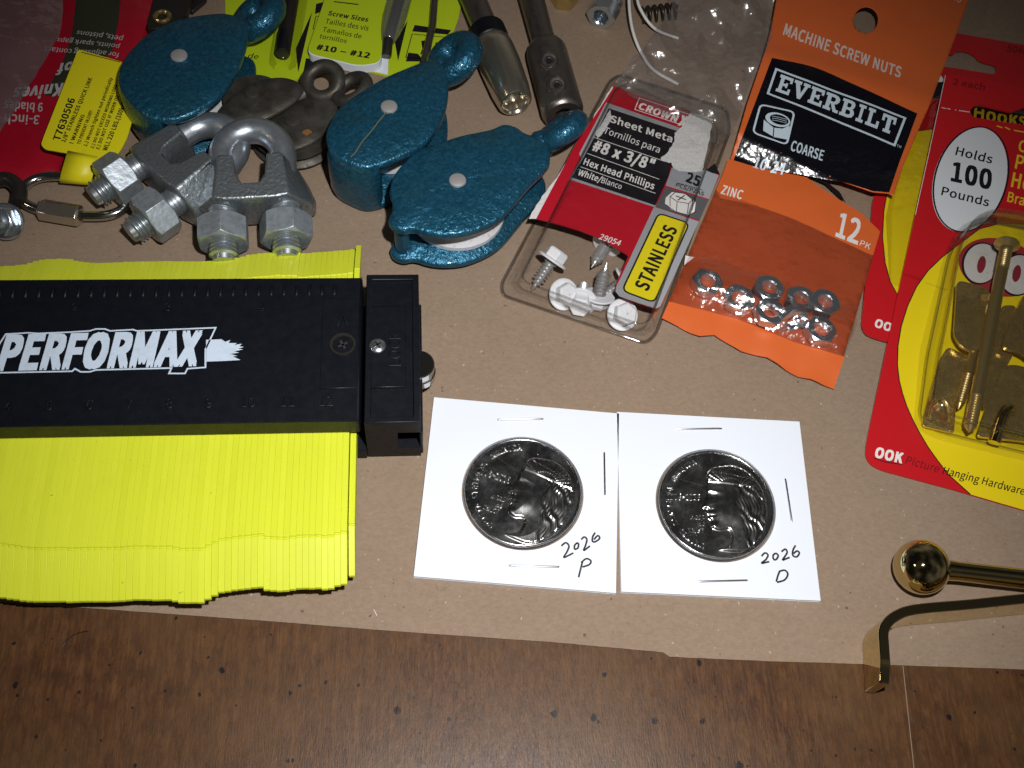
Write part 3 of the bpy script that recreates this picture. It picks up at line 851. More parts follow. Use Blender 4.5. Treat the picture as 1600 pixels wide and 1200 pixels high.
# ---------------------------------------------------------------- blue pulleys
def pulley(label, outline, ztop, zbot, rivet, bridge, eye, name='blue_pulley', m=None, tp=2.6, sheave_r=None, pin=None, lower=None, wobble=.25, group='blue hammered pulleys'):
    m = m or M['blue']
    top = [Vector((p.x, p.y, 0)) for p in smooth_closed([P(x, y, ztop) for x, y in outline], 5)]
    c = P(*rivet, ztop)
    t = thing(name, label, 'pulley', (c.x, c.y, ZP), 0, group)
    g = G()
    dome = lambda x, y: wobble * noise.noise((x * .12, y * .12, ztop))
    cen = sum(top, Vector()) / len(top)
    def ringz(k, z): return [Vector((cen.x + (p.x - cen.x) * k, cen.y + (p.y - cen.y) * k, z + dome(p.x, p.y))) for p in top]
    g.loft([ringz(.985, ztop - tp), ringz(1.0, ztop - tp + .5), ringz(1.0, ztop - .9), ringz(.985, ztop - .3), ringz(.955, ztop), ringz(.5, ztop + .15), ringz(.02, ztop + .2)])
    part('cheek_plate', g, m, t, smooth=60)
    g = G()
    def ringb(k, z): return [Vector((cen.x + (p.x - cen.x) * k, cen.y + (p.y - cen.y) * k, z)) for p in top]
    g.loft([ringb(.96, zbot), ringb(1.0, zbot + .6), ringb(1.0, zbot + tp - .7), ringb(.97, zbot + tp), ringb(.3, zbot + tp)])
    part('cheek_plate', g, m, t, smooth=60)
    sr = sheave_r or min((Vector((p.x, p.y)) - Vector((c.x, c.y))).length for p in top) * .98
    zm = (ztop + zbot) / 2
    hw = (ztop - zbot) / 2 - tp - .3
    g = G(); g.lathe([(1, -hw), (sr, -hw), (sr, -hw * .75), (sr - 1.6, -hw * .35), (sr - 2, 0), (sr - 1.6, hw * .35), (sr, hw * .75), (sr, hw), (1, hw)], Matrix.Translation((c.x, c.y, zm)), 64)
    part('sheave', g, M['sheave'] if m is M['blue'] else m, t)
    g = G(); g.lathe([(0, .75), (1.7, .7), (2.35, .45), (2.5, .1), (2.5, -1.5)], Matrix.Translation((c.x, c.y, ztop + .2)), 28)
    part('rivet', g, M['rivet'] if m is M['blue'] else m, t)
    if bridge:
        a, b = bridge
        n = len(top)
        idx = [(a + i) % n for i in range((b - a) % n + 1)]
        g = G()
        sec = [(1.0, zbot + .5), (1.03, zbot + 3), (1.035, zm), (1.03, ztop - 3), (.99, ztop - .5), (.88, ztop - 1.2), (.88, zbot + .8)]
        rings = []
        for i in idx:
            p = top[i]
            rings.append([Vector((cen.x + (p.x - cen.x) * k, cen.y + (p.y - cen.y) * k, z)) for k, z in sec])
        g.loft(rings)
        part('bridge', g, m, t, smooth=60)
    if pin:
        q = P(*pin, ztop)
        g = G(); g.lathe([(2.1, zbot), (2.1, ztop - .2), (1.9, ztop + .45), (1.5, ztop + .6), (0, ztop + .6)], Matrix.Translation((q.x, q.y, 0)), 24)
        part('spacer_pin', g, m, t)
    for (ctr, zc, RR, r, opening, stem) in eye:
        q = P(*ctr, zc)
        view = (Vector((0, 0, CAMH)) - q).normalized()
        axis = (q - P(*stem, zc)).normalized()
        nv = view.cross(axis).normalized()
        k_ = math.radians(opening)
        nv = (nv * math.cos(k_) + view * math.sin(k_)).normalized()
        Mx = Matrix.Translation(q) @ nv.to_track_quat('Z', 'Y').to_matrix().to_4x4()
        pts = [Mx @ Vector((RR * math.cos(k), RR * math.sin(k), 0)) for k in (2 * math.pi * i / 40 for i in range(40))]
        g = G(); g.tube(pts, r, 14, True)
        eo = part('eye_ring', g, m, t, smooth=70)
        if stem:
            g = G()
            s0 = P(*stem, zm)
            dirv = (q - s0)
            g.tube([s0 - dirv * .25, s0, s0 + dirv * .45], [r * 1.15, r * 1.3, r * 1.0], 14)
            part('eye_stem', g, m, t, smooth=60)
    return t
pulley('blue hammered pulley at the top beside the red pouch, eye towards the yellow-green card',
       [(184, 118), (192, 92), (212, 68), (232, 50), (262, 35), (300, 24), (338, 19), (363, 21), (382, 29), (387, 45), (382, 75), (370, 107), (350, 140), (325, 162), (300, 177), (275, 185), (250, 186), (225, 179), (205, 162), (188, 140)],
       20, 1.0, (280, 88), (80, 103), [((404, 26), 12, 6.0, 4.0, 22, (380, 46))])
pulley('blue hammered pulley in the middle, scratched across its plate, touching the grey pulleys',
       [(509, 212), (515, 190), (527, 170), (555, 147), (592, 125), (630, 107), (662, 95), (680, 92), (694, 102), (700, 120), (700, 150), (692, 180), (675, 210), (655, 227), (630, 242), (592, 257), (565, 261), (540, 252), (518, 238)],
       21.5, 1.0, (608, 168), (75, 92), [((709, 92), 13, 6.2, 4.1, 30, (686, 112))])
pm = bpy.data.objects['blue_pulley.001']
g = G(); g.ribbon(smooth_open([P(604, 176, 21.8), P(592, 190, 21.8), P(580, 206, 21.8), P(566, 222, 21.8), P(556, 238, 21.75), P(548, 247, 21.6)], 4), .35, 22.0)
part('scratch', g, mat('scratched_primer', (.14, .12, .06), .6), pm, smooth=0, recalc=False)
pulley('lowest blue hammered pulley, its white sheave showing, eye beside the red screw pack',
       [(609, 297), (615, 273), (631, 252), (655, 232), (687, 221), (727, 209), (767, 201), (788, 193), (807, 197), (820, 206), (844, 215), (857, 228), (860, 245), (855, 260), (828, 288), (793, 329), (767, 348), (732, 362), (700, 366), (673, 364), (647, 357), (628, 359), (613, 353), (607, 342), (612, 329), (613, 314)],
       19.5, 2.6, (715, 283), None, [((878, 205), 13, 5.4, 3.5, 9, (846, 226))], pin=(627, 341), sheave_r=14.3)
OLD = M['old_steel']
pulley('small dull grey pulley tilted under the upper blue pulley',
       [(335, 182), (345, 165), (362, 148), (385, 133), (410, 123), (440, 120), (462, 125), (473, 135), (470, 147), (455, 162), (430, 178), (400, 190), (370, 196), (347, 193)],
       12, 1.0, (395, 146), None, [((505, 127), 10, 5.2, 2.1, 58, (472, 150))], 'grey_pulley', OLD, tp=1.2, sheave_r=9.3, group='old grey pulleys')
pulley('small dull grey pulley with a rust spot, behind the upright wire rope clip',
       [(408, 215), (415, 190), (435, 172), (470, 154), (505, 145), (522, 150), (528, 165), (522, 185), (500, 214), (465, 232), (430, 236)],
       8.6, .6, (458, 190), None, [((550, 140), 11, 5.0, 2.1, 34, (520, 160))], 'grey_pulley', OLD, tp=1.2, sheave_r=13.5, group='old grey pulleys')

pm = bpy.data.objects['grey_pulley.001']
g = G(); rq = P(480, 206, 9.0)
g.flat([(rq.x + (1.2 + .5 * noise.noise((k, 2, 1))) * math.cos(k) * 1.2, rq.y + (1.0 + .5 * noise.noise((k, 5, 1))) * math.sin(k)) for k in (2 * math.pi * i / 24 for i in range(24))], 8.83)
part('rust_stain', g, mat('rust', (.22, .095, .02), .8), pm, smooth=0, recalc=False)

# ---------------------------------------------------------------- wire rope clips
def clip(label, loc, rot):
    t = thing('wire_rope_clip', label, 'wire rope clip', (0, 0, 0), 0, 'galvanised wire rope clips')
    w, zc, r = 8.8, 8.6, 3.9
    base = [(-17, 8.0), (-17.2, 11), (-15.5, 16), (-12.8, 21.5), (-8.0, 24), (-5.2, 23), (-4.4, 16), (-2.7, 13.0), (2.7, 13.0), (4.4, 16), (5.2, 23), (8.0, 24), (12.8, 21.5), (15.5, 16), (17.2, 11), (17, 8.0), (10, 6.0), (-10, 6.0)]
    topp = [(-10.5, 7.4), (-10.5, 9), (-10, 14), (-9.6, 20), (-8.7, 21.6), (-4.7, 21.2), (-4.0, 14.5), (-2.4, 11.8), (2.4, 11.8), (4.0, 14.5), (4.7, 21.2), (8.7, 21.6), (9.6, 20), (10, 14), (10.5, 9), (10.5, 7.4), (7, 6.6), (-7, 6.6)]
    def ring(a, b, k, z): return [Vector((p[0] * (1 - k) + q[0] * k, p[1] * (1 - k) + q[1] * k, z)) for p, q in zip(a, b)]
    g = G(); g.loft([ring(base, topp, 0, 1.0), ring(base, topp, -.02, 4.0), ring(base, topp, .2, 8.5), ring(base, topp, .94, 14.6), ring(base, topp, 1.03, 15.2)])
    part('saddle', g, M['galv'], t, local=True, smooth=28, bevel=.7, segs=3)
    g = G()
    arc = [Vector((w * math.cos(k), 24.4 + (w + .4) * math.sin(k), zc)) for k in (math.pi * i / 28 for i in range(29))]
    pts = [Vector((w, -1, zc)), Vector((w, 10, zc)), Vector((w, 20, zc))] + arc + [Vector((-w, 20, zc)), Vector((-w, 10, zc)), Vector((-w, -1, zc))]
    g.tube(pts, r, 20)
    ub = part('u_bolt', g, M['galv_smooth'], t, local=True, smooth=60)
    for s in (-1, 1):
        g = G()
        prof = [(0, 11.5)]
        y = 11.5
        n = 0
        for i in range(20):
            y = 11.0 - i * 1.15
            if y < -8.3: break
            prof += [(3.25, y + .25), (4.1, y - .2), (4.1, y - .42), (3.25, y - .85)]
        prof += [(2.9, y - 1.0), (0, y - 1.0)]
        Mx = Matrix.Translation((s * w, 0, zc)) @ Matrix.Rotation(-math.pi / 2, 4, 'X')
        g.lathe(prof, Mx, 24)
        part('threaded_end', g, M['galv_thread'], ub, local=True, smooth=25)
        g = G()
        g.hexnut(Matrix.Translation((s * w, -.5, zc)) @ Matrix.Rotation(-math.pi / 2, 4, 'X') @ Matrix.Rotation(math.radians(12 + 9 * s), 4, 'Z'), 13.4, 7.6, 3.6)
        part('nut', g, M['galv_nut'], t, local=True, smooth=24, bevel=.15)
    t.matrix_world = Matrix.Translation(Vector(loc) * S) @ Matrix.Rotation(rot, 4, 'Z') @ Matrix.Rotation(math.radians(7.5), 4, 'X')
    return t
q1, q2 = P(348, 360, 8.6), P(449, 354, 8.6)
mid = (q1 + q2) / 2
c1 = clip('galvanised wire rope clip standing square above the gauge, arch upward', (mid.x, mid.y, ZP + .4), math.atan2(q2.y - q1.y, q2.x - q1.x))
q1, q2 = P(190, 277, 10), P(247, 334, 9)
mid = (q1 + q2) / 2
c2 = dup(c1, (mid.x, mid.y, ZP + .6), Matrix.Rotation(math.atan2(q2.y - q1.y, q2.x - q1.x), 4, 'Z') @ Matrix.Rotation(math.radians(3), 4, 'X'))
tag(c2, 'galvanised wire rope clip turned sideways, its nuts beside the yellow tag', 'wire rope clip', 'galvanised wire rope clips')

# ---------------------------------------------------------------- quick link, tag, bolt at the edge
t = thing('quick_link', 'bright steel oval quick link lying under the yellow tag', 'quick link', P(120, 308, 3))
z = 3.6
path = [(130, 338), (165, 337), (190, 328), (204, 310), (203, 292), (188, 281), (150, 276), (100, 275), (65, 277), (43, 287), (33, 303), (39, 317), (54, 325), (72, 330)]
g = G(); g.tube(smooth_open([P(x, y, z) for x, y in path], 5), 1.45, 14)
part('link_body', g, M['steel'], t, smooth=60)
a, b_ = P(62, 327, z), P(127, 338, z)
d = (b_ - a); ln = d.length
Mx = Matrix.Translation(a) @ d.to_track_quat('Z', 'Y').to_matrix().to_4x4()
g = G()
rings = []
for r_, zz in ((1.5, 0), (2.6, 0), (3.3, .6), (3.3, ln - .6), (2.6, ln), (1.5, ln)):
    rings.append([Mx @ Vector((r_ * math.cos(k), r_ * math.sin(k), zz)) for k in (math.pi / 3 * i + .35 for i in range(6))])
g.loft(rings)
part('link_sleeve', g, M['chrome'], t, smooth=25, bevel=.15)
# tag: a folded plastic flag round the link
z = 9.5
tg = thing('warning_tag', 'yellow plastic warning tag folded round the quick link', 'tag', P(130, 180, 1))
tagpoly = [(122, 77), (192, 97), (206, 190), (199, 214), (190, 232), (178, 248), (152, 249), (105, 239), (70, 233), (64, 226), (68, 214)]
g = G(); g.prism(rounded([(p.x, p.y) for p in PP(tagpoly, z)], 1.2), z - .35, z)
part('flag', g, M['tag_yellow'], tg, smooth=0)
g = G()
rows = [((106, 236), (153, 245), 9.45), ((104, 243), (151, 252), 9.4), ((101, 253), (149, 260), 9.0), ((97, 266), (145.5, 272), 8.0), ((94, 278), (143, 283), 6.6), ((93, 284), (142.5, 288.5), 4.6), ((94, 285), (142, 289), 2.6)]
rows = [(P(*l_, h_), P(*r_, h_)) for l_, r_, h_ in rows]
g.add([p for r_ in rows for p in r_], [(2 * i, 2 * i + 1, 2 * i + 3, 2 * i + 2) for i in range(len(rows) - 1)])
o = part('fold', g, M['tag_yellow'], tg, smooth=60)
so = o.modifiers.new('thick', 'SOLIDIFY'); so.thickness = .0004; so.offset = 0
g = G(); zt = z + .05
for s_, bl, br, tl, bd in (('T7630506', (93, 220.5), (117.5, 155), (82.5, 218), .022), ('1/8" STAINLESS QUICK LINK', (101.5, 222.5), (144.5, 122.5), (95.5, 220.5), .022),
                         ('! WARNING', (114, 225), (132.5, 180), (108.5, 223.5), .022), ('TO PREVENT INJURY:', (125, 226), (145, 173), (120, 224.5), .022),
                         ('1.) Wrench tighten nut periodically', (135.5, 229), (176, 122), (130.5, 227.5), .022), ('2.) DO NOT EXCEED WORKING LOAD', (146, 232.5), (183, 133), (141.5, 231), .022),
                         ('3.) DO NOT USE IF WORN OR', (154.5, 234.5), (186, 150), (149.5, 233), .022), ('WLL 220 LBS.(100kg)', (167, 236), (197, 162), (160, 234.5), .022)):
    text(g, s_, bl, br, tl, zt, bd)
strip(g, (127, 81.5), (188, 97), .28, zt)
part('printed_lettering', g, M['ink_black'], tg, smooth=0, recalc=False)

t = thing('zinc_bolt', 'zinc bolt end with washer and dark hook at the edge beside the quick link', 'bolt', P(5, 345, 0))
c = P(9, 346, 5.4)
Mx = Matrix.Translation(c) @ Matrix.Rotation(math.radians(38), 4, 'X') @ Matrix.Rotation(math.radians(-8), 4, 'Y')
g = G(); g.lathe([(1.8, -1), (5.0, -1), (5.3, -.6), (5.3, .4), (4.9, .8), (1.8, .8)], Mx, 40)
part('washer', g, M['zinc'], t)
g = G(); g.hexnut(Mx @ Matrix.Translation((0, 0, 2.6)) @ Matrix.Rotation(.3, 4, 'Z'), 7.4, 3.4, 1.9)
part('nut', g, M['zinc'], t, smooth=24)
g = G(); g.lathe([(2.2, -5), (2.2, 5.6), (1.8, 6.4), (0, 6.8)], Mx, 24)
part('shank', g, M['zinc'], t)
g = G(); g.tube(smooth_open([P(28, 318, 5), P(30, 296, 5), P(14, 281, 5), P(-8, 282, 5), P(-30, 290, 5)], 6), 2.2, 14)
part('hook', g, M['dark_steel'], t, smooth=60)

# ---------------------------------------------------------------- red pouch with feeler gauge, clear bag
pz = lambda x, y: 1.1 * noise.noise((x * .05, y * .05, 2)) + .35 * noise.noise((x * .18, y * .18, 5))
def grid_sheet(g, outline, z, zf, step=3.0, mi=0):
    """A draped sheet: the outline cut into a fine grid and lifted by zf."""
    bm = bmesh.new()
    vs = [bm.verts.new((p[0], p[1], 0)) for p in outline]
    bm.faces.new(vs)
    xs = [v.co.x for v in vs]; ys = [v.co.y for v in vs]
    k = math.floor(min(xs) / step) + 1
    while k * step < max(xs):
        bmesh.ops.bisect_plane(bm, geom=bm.verts[:] + bm.edges[:] + bm.faces[:], plane_co=(k * step, 0, 0), plane_no=(1, 0, 0)); k += 1
    k = math.floor(min(ys) / step) + 1
    while k * step < max(ys):
        bmesh.ops.bisect_plane(bm, geom=bm.verts[:] + bm.edges[:] + bm.faces[:], plane_co=(0, k * step, 0), plane_no=(0, 1, 0)); k += 1
    bmesh.ops.triangulate(bm, faces=[f for f in bm.faces if len(f.verts) > 4])
    bm.verts.index_update()
    g.add([(v.co.x, v.co.y, z + zf(v.co.x, v.co.y)) for v in bm.verts], [tuple(v.index for v in f.verts) for f in bm.faces], mi)
    bm.free()
def sheet(name, outline, z, zf, m, parent, thick=.3, step=3.0, smooth=60):
    g = G(); grid_sheet(g, outline, z, zf, step)
    o = part(name, g, m, parent, smooth=smooth)
    if thick:
        so = o.modifiers.new('thick', 'SOLIDIFY'); so.thickness = thick * S; so.offset = -1
    return o
z = 4.0
pouch = thing('vinyl_pouch', 'red vinyl pouch printed upside down, under the clear bag', 'pouch', P(120, 120, ZP))
ppoly = smooth_closed([P(x, y, z) for x, y in [(-120, 285), (-40, 284), (20, 280), (62, 275), (86, 266), (96, 246), (110, 222), (150, 190), (200, 120), (228, 60), (246, -10), (262, -90), (0, -110), (-120, -90)]], 4)
def edge_drop(poly, x, y, w=6, drop=3.0):
    dmin = min((Vector((p.x, p.y)) - Vector((x, y))).length for p in poly)
    k = min(1, dmin / w)
    return -drop * (1 - k * (2 - k))
zpouch = lambda x, y: pz(x, y) + edge_drop(ppoly, x, y)
sheet('pouch_skin', [(p.x, p.y) for p in ppoly], z, zpouch, M['pouch_red'], pouch, .5, 2.5)
g = G()
# the dark gauge leaf showing through the window of the pouch
grid_sheet(g, [(p.x, p.y) for p in PP([(126, -60), (192, -60), (185, 40), (176, 82), (150, 100), (112, 112), (86, 152), (70, 150), (96, 100), (112, 60)], z)], z + .12, zpouch, 2.5)
part('dark_panel', g, M['pouch_dark'], pouch, recalc=False)
g = G()
for s_, bl, br, tl, bd, sh in (('pets, pistons', (193.5, 58), (121, 49), (192, 65), .006, .2), ('points, spark gaps,', (188, 70), (88, 60), (187, 77), .006, .2), ('for adjusting contact', (186, 83), (70, 73), (185, 90), .006, .2),
                             ('9 blades', (67, 161), (8, 159), (66, 174), .015, 0), ('3-inch', (62, 180), (8, 178), (61, 194), .015, 0), ('Knives', (100, 131), (22, 138), (98, 149), .03, .2), ('of', (115, 96), (88, 100), (114, 112), .03, .2)):
    text(g, s_, bl, br, tl, z + .3, bd, sh, zf=zpouch)
part('printed_lettering', g, mat('print_pale_grey', (.42, .40, .40), .5), pouch, smooth=0, recalc=False)
t = thing('feeler_gauge', 'dark steel gauge handle with a brass screw, behind the upper blue pulley', 'gauge', P(265, 20, 1))
g = G(); g.prism(rounded([(p.x, p.y) for p in PP([(228, 46), (245, -20), (262, -80), (318, -80), (300, -10), (292, 22), (262, 42)], 7)], 2), 4.5, 7)
part('handle', g, M['dark_steel'], t, bevel=.5)
g = G(); c = P(254, 27, 7)
g.tube([c + Vector((2.3 * math.cos(k), 2.3 * math.sin(k), .3)) for k in (2 * math.pi * i / 28 for i in range(28))], .75, 10, True)
part('brass_screw', g, M['brass_satin'], t)
g = G(); g.prism([(p.x, p.y) for p in PP([(296, -90), (340, -90), (322, 0), (300, 18), (288, 10)], 3.5)], 2.2, 3.5)
part('blade', g, M['dark_steel'], t, bevel=.2)
z = 9.0
cb = [P(x, y, z) for x, y in [(-160, -120), (96, -120), (97, 0), (97, 35), (94, 58), (84, 72), (74, 88), (60, 108), (44, 138), (24, 172), (0, 208), (-60, 250), (-160, 280)]]
zb = lambda x, y: 1.3 * noise.noise((x * .06, y * .06, 9)) + .5 * noise.noise((x * .2, y * .2, 4))
o = sheet('clear_bag', [(p.x, p.y) for p in cb], z, zb, M['purple_bag'], None, 0, 2.5)
tag(o, 'greyish clear plastic bag lying over the red pouch', 'plastic bag')

# ---------------------------------------------------------------- yellow-green bit cards
z = 1.2
lc = thing('bit_card', 'large yellow-green bit card with black triangles, behind the blue pulleys', 'card pack', P(560, 60, ZP))
poly = [(345, -60), (352, 8), (352, 30), (376, 133), (430, 131), (545, 104), (600, 117), (612, 118), (655, 97), (702, 68), (716, 30), (734, -60)]
g = G(); g.prism([(p.x, p.y) for p in PP(poly, z)], .5, z)
part('card_sheet', g, M['lime_card'], lc, smooth=0)
g = G(); zt = z + .05
for pl in ([(488, 18), (466, 113), (462, 76)], [(494, 6), (506, 3), (503, 18), (492, 22)], [(478, 91), (497, 93), (494, 113), (474, 112)], [(637, 32), (622, 95), (617, 66)], [(648, 39), (705, 47), (700, 54), (644, 49)],
           [(638, 82), (653, 84), (663, 96), (634, 96)], [(658, 64), (668, 62), (672, 70), (664, 80), (656, 86), (660, 76)]):
    g.flat([P(x, y, zt) for x, y in pl], zt)
for pl in ([(644, 53), (694, 58), (686, 92), (634, 90)], [(494, 25), (506, 27), (498, 46), (489, 45)]):
    g.stroke_closed([P(x, y, zt) for x, y in pl], .28, zt)
text(g, 'de', (387, 90.5), (403, 92.5), (389, 83), zt, .005, .15)
text(g, '3"', (383, 114), (397, 116), (386, 107), zt, .005, .15)
text(g, 'long', (385, 131), (412, 133), (387, 124), zt, .005, .15)
text(g, 'M', (676, 80), (688, 83), (681, 66), zt, .01)
part('printed_shape', g, M['ink_black'], lc, smooth=0, recalc=False)
g = G(); g.flat([P(x, y, z + .06) for x, y in [(596, 88), (607, 90), (606, 117), (590, 113), (545, 105), (560, 100), (590, 98)]], z + .06)
part('white_underside', g, M['card_white'], lc, smooth=0, recalc=False)
z = 4.5
sl = thing('size_label', 'yellow-green rounded label reading Screw Sizes, above the middle blue pulley', 'label', P(540, 40, ZP))
poly = rounded([(p.x, p.y) for p in PP([(520, -60), (506, 4), (479, 84), (560, 104), (595, 99), (600, 24), (612, -60)], z)], 3.0)
zl_ = lambda x, y: -.05 * max(0, P(540, 60, z).y - y)
g = G(); g.prism(poly, 1.3, z - .15); part('label_backing', g, M['card_white'], sl, smooth=0)
g = G(); g.prism([(p[0], p[1] + .5) for p in poly], z - .15, z); part('label_sheet', g, M['lime_card'], sl, smooth=0)
g = G(); zt = z + .05
for s_, bl, br, tl, bd in (('Screw Sizes', (512, 23.4), (574.6, 34), (514, 17), .022), ('Tailles des vis', (508.4, 36.5), (575.4, 48), (510, 29), .004), ('Tama\u00f1os de', (504, 49), (564, 60.4), (505.6, 42), .004),
                         ('tornillos', (499, 59.6), (541, 67.5), (500.8, 53), .004), ('#10 \u2013 #12', (494, 77), (577, 91), (496, 69), .03)):
    text(g, s_, bl, br, tl, zt, bd, .08)
strip(g, (522, 2.5), (560, 7), .5, zt)
part('printed_lettering', g, M['ink_black'], sl, smooth=0, recalc=False)
# driver bits held to the card
t = thing('driver_bit', 'dark steel driver bit under a clear strip on the yellow-green card', 'driver bit', P(450, 50, ZP))
a, b_ = P(463, -40, 4.6), P(441, 86, 4.6)
d = (b_ - a).normalized()
g = G(); g.tube([a, b_ - d * 1.0, b_ - d * .2, b_], [2.35, 2.35, 2.1, 1.4], 20)
part('bit_shaft', g, M['dark_steel'], t, smooth=50)
a2 = P(446, 52, 4.6)
g = G(); g.tube([a2, b_ - d * .8], [2.42, 2.42], 20)
part('bit_tip', g, M['ink_black'], t, smooth=50)
g = G()
nrm = Vector((-d.y, d.x, 0))
rings = []
for k, s_ in ((a, 1), (b_ - d * 3, 1), (b_ + d * 1.5, .95), (b_ + d * 3.4, .55)):
    rings.append([k + nrm * (4.4 * s_ * math.cos(th)) + Vector((0, 0, -3.3 + 6.2 * s_ * math.sin(th))) for th in (math.pi * i / 12 for i in range(13))])
g.loft(rings, False, wrap=False)
part('clear_strip', g, M['soft_strip'], t, smooth=60)
t = thing('sleeved_bit', 'small dark bit in a grey plastic sleeve beside the Screw Sizes label', 'driver bit', P(610, 40, ZP))
a, b_ = P(637, -45, 6), P(607, 62, 6)
d = (b_ - a).normalized()
g = G(); g.tube([a, a.lerp(b_, .7), a.lerp(b_, .88), b_, b_ + d * 1.0], [4.0, 3.9, 3.2, 2.2, .8], 20)
part('sleeve', g, M['grey_sleeve'], t, smooth=60)
g = G(); g.tube([a, b_ + d * 1, P(604, 88, 4)], [1.7, 1.7, 1.6], 14)
part('bit_shaft', g, M['dark_steel'], t, smooth=50)
t = thing('gray_pin_bit', 'thin grey bit lying across the printed frame of the yellow-green card', 'driver bit', P(670, 50, ZP))
g = G(); g.tube([P(682, -40, 3.2), P(676, 40, 3.2), P(662, 100, 3.2)], 1.25, 12)
part('bit_shaft', g, M['satin_steel'], t, smooth=50)
t.name = 'grey_bit'
MW[t.name] = MW['gray_pin_bit']

# ---------------------------------------------------------------- socket driver and coupling
t = thing('socket_driver', 'polished chrome socket with a black collar, left of the set-screw coupling', 'socket', P(790, 120, ZP))
a, b_ = P(732, -20, 7), P(806, 162, 7)
d = b_ - a; ln = d.length
q = d.to_track_quat('Z', 'Y').to_matrix().to_4x4()
Mx = Matrix.Translation(a) @ q
kb = (P(768, 62, 7) - a).dot(d.normalized())
g = G(); g.lathe([(4.3, 0), (4.3, kb)], Mx, 32, cap=False); part('shaft', g, M['satin_steel'], t)
g = G(); g.lathe([(4.3, kb - 5), (6.0, kb - 4.6), (6.3, kb - 4), (6.3, kb + 1.6), (5.9, kb + 2)], Mx, 40); part('collar', g, M['black_plastic'], t)
g = G(); g.lathe([(5.6, kb + 1.5), (6.4, kb + 2.6), (6.7, kb + 6), (6.7, kb + 12), (6.2, ln - 6), (5.5, ln - .8), (5.2, ln - .2), (4.6, ln), (4.1, ln - .5), (3.7, ln - 1.2), (3.5, ln - 5), (0, ln - 5)], Mx, 48)
part('socket_body', g, M['chrome'], t)
t = thing('set_screw_coupling', 'worn steel coupling rod with two hex set screws, behind the lowest pulley', 'coupling', P(865, 130, ZP))
a, b_ = P(826, -20, 7), P(881, 181, 7)
d = b_ - a; ln = d.length
Mx = Matrix.Translation(a) @ d.to_track_quat('Z', 'Y').to_matrix().to_4x4()
kb = (P(848, 70, 7) - a).dot(d.normalized())
g = G(); g.lathe([(4.2, 0), (4.0, kb - 3), (4.3, kb + 1)], Mx, 32, cap=False); part('rod', g, M['satin_steel'], t)
g = G(); g.lathe([(4.1, kb), (5.6, kb + 1), (6.5, kb + 3), (6.7, kb + 5), (6.7, ln - 2), (6.3, ln - .6), (5.6, ln), (3.2, ln), (2.9, ln - .6), (2.9, ln - 8), (0, ln - 8)], Mx, 48); part('coupling_body', g, M['satin_steel'], t)
for px in ((858, 96), (870, 134)):
    c = P(*px, 13.45)
    Ms = Matrix.Translation(c) @ Matrix.Rotation(math.radians(18), 4, 'X')
    g = G(); g.lathe([(0, .2), (1.3, .2), (1.5, .9), (2.3, .95), (2.5, .6), (2.6, .35), (3.0, .9), (3.15, .6), (3.15, -2)], Ms, 28)
    s_ = part('set_screw', g, M['satin_steel'], t)
    g = G(); g.lathe([(0, 0), (1.25, 0), (1.25, .2)], Ms @ Matrix.Translation((0, 0, .1)), 6)
    part('hex_socket', g, M['ink_black'], s_)

# small hardware along the top edge
t = thing('hex_coupling_nut', 'bright zinc hex nut lying on its side at the top edge of the paper', 'nut', P(945, 15, ZP))
c = P(946, 12, 5)
d = (P(965, -30, 5) - P(932, 32, 5)).normalized()
Mx = Matrix.Translation(c) @ d.to_track_quat('Z', 'Y').to_matrix().to_4x4() @ Matrix.Rotation(.45, 4, 'Z')
g = G(); g.hexnut(Mx @ Matrix.Translation((0, 0, -2)), 9.2, 6.5, 2.6); part('nut_body', g, M['zinc'], t, smooth=24)
g = G(); g.lathe([(3.4, 1.2), (4.6, 1.4), (4.8, 2), (4.8, 4.6), (4.4, 5), (3, 5)], Mx, 32); part('nut_flange', g, M['zinc'], t)
g = G(); g.hexnut(Matrix.Translation(P(882, -5, 2.6)) @ Matrix.Rotation(.4, 4, 'Z'), 8.4, 4.2, 2.3)
o = part('brass_nut', g, M['brass_satin'], None, P(882, -5, 2.6), smooth=24)
tag(o, 'small brass nut cut off by the top edge beside the coupling rod', 'nut')
g = G()
g.tube(smooth_open([P(x, y, h) for x, y, h in [(984, -40, 9), (983, 0, 8), (986, 35, 6), (993, 62, 4), (1004, 86, 2), (1022, 110, 1.4), (1060, 132, 1.4)]], 6), .55, 8)
o = part('white_wire', g, M['wire_white'], None, P(990, 40, ZP), smooth=60)
tag(o, 'thin white coated wire curving down beside the hex nut', 'wire')
g = G()
g.tube(smooth_open([P(x, y, h) for x, y, h in [(994, -40, 9), (996, 0, 8), (1006, 24, 6), (1018, 40, 4), (1032, 50, 2), (1060, 60, 1.2)]], 6), .55, 8)
o = part('white_wire', g, M['wire_white'], None, P(1010, 30, ZP), smooth=60)
tag(o, 'thin white coated wire running under the crinkled clear bag', 'wire')
g = G()
a, b_ = P(1000, 24, 3.4), P(1060, 16, 3.4)
pts = []
for i in range(140):
    k = i / 139
    c = a.lerp(b_, k)
    th = k * 2 * math.pi * 6
    pts.append(c + Vector((0, 2.6 * math.cos(th), 2.6 * math.sin(th))))
g.tube(pts, .45, 8)
o = part('coil_spring', g, M['dark_steel'], None, a, smooth=60)
tag(o, 'small dark coil spring beside the white wires', 'spring')

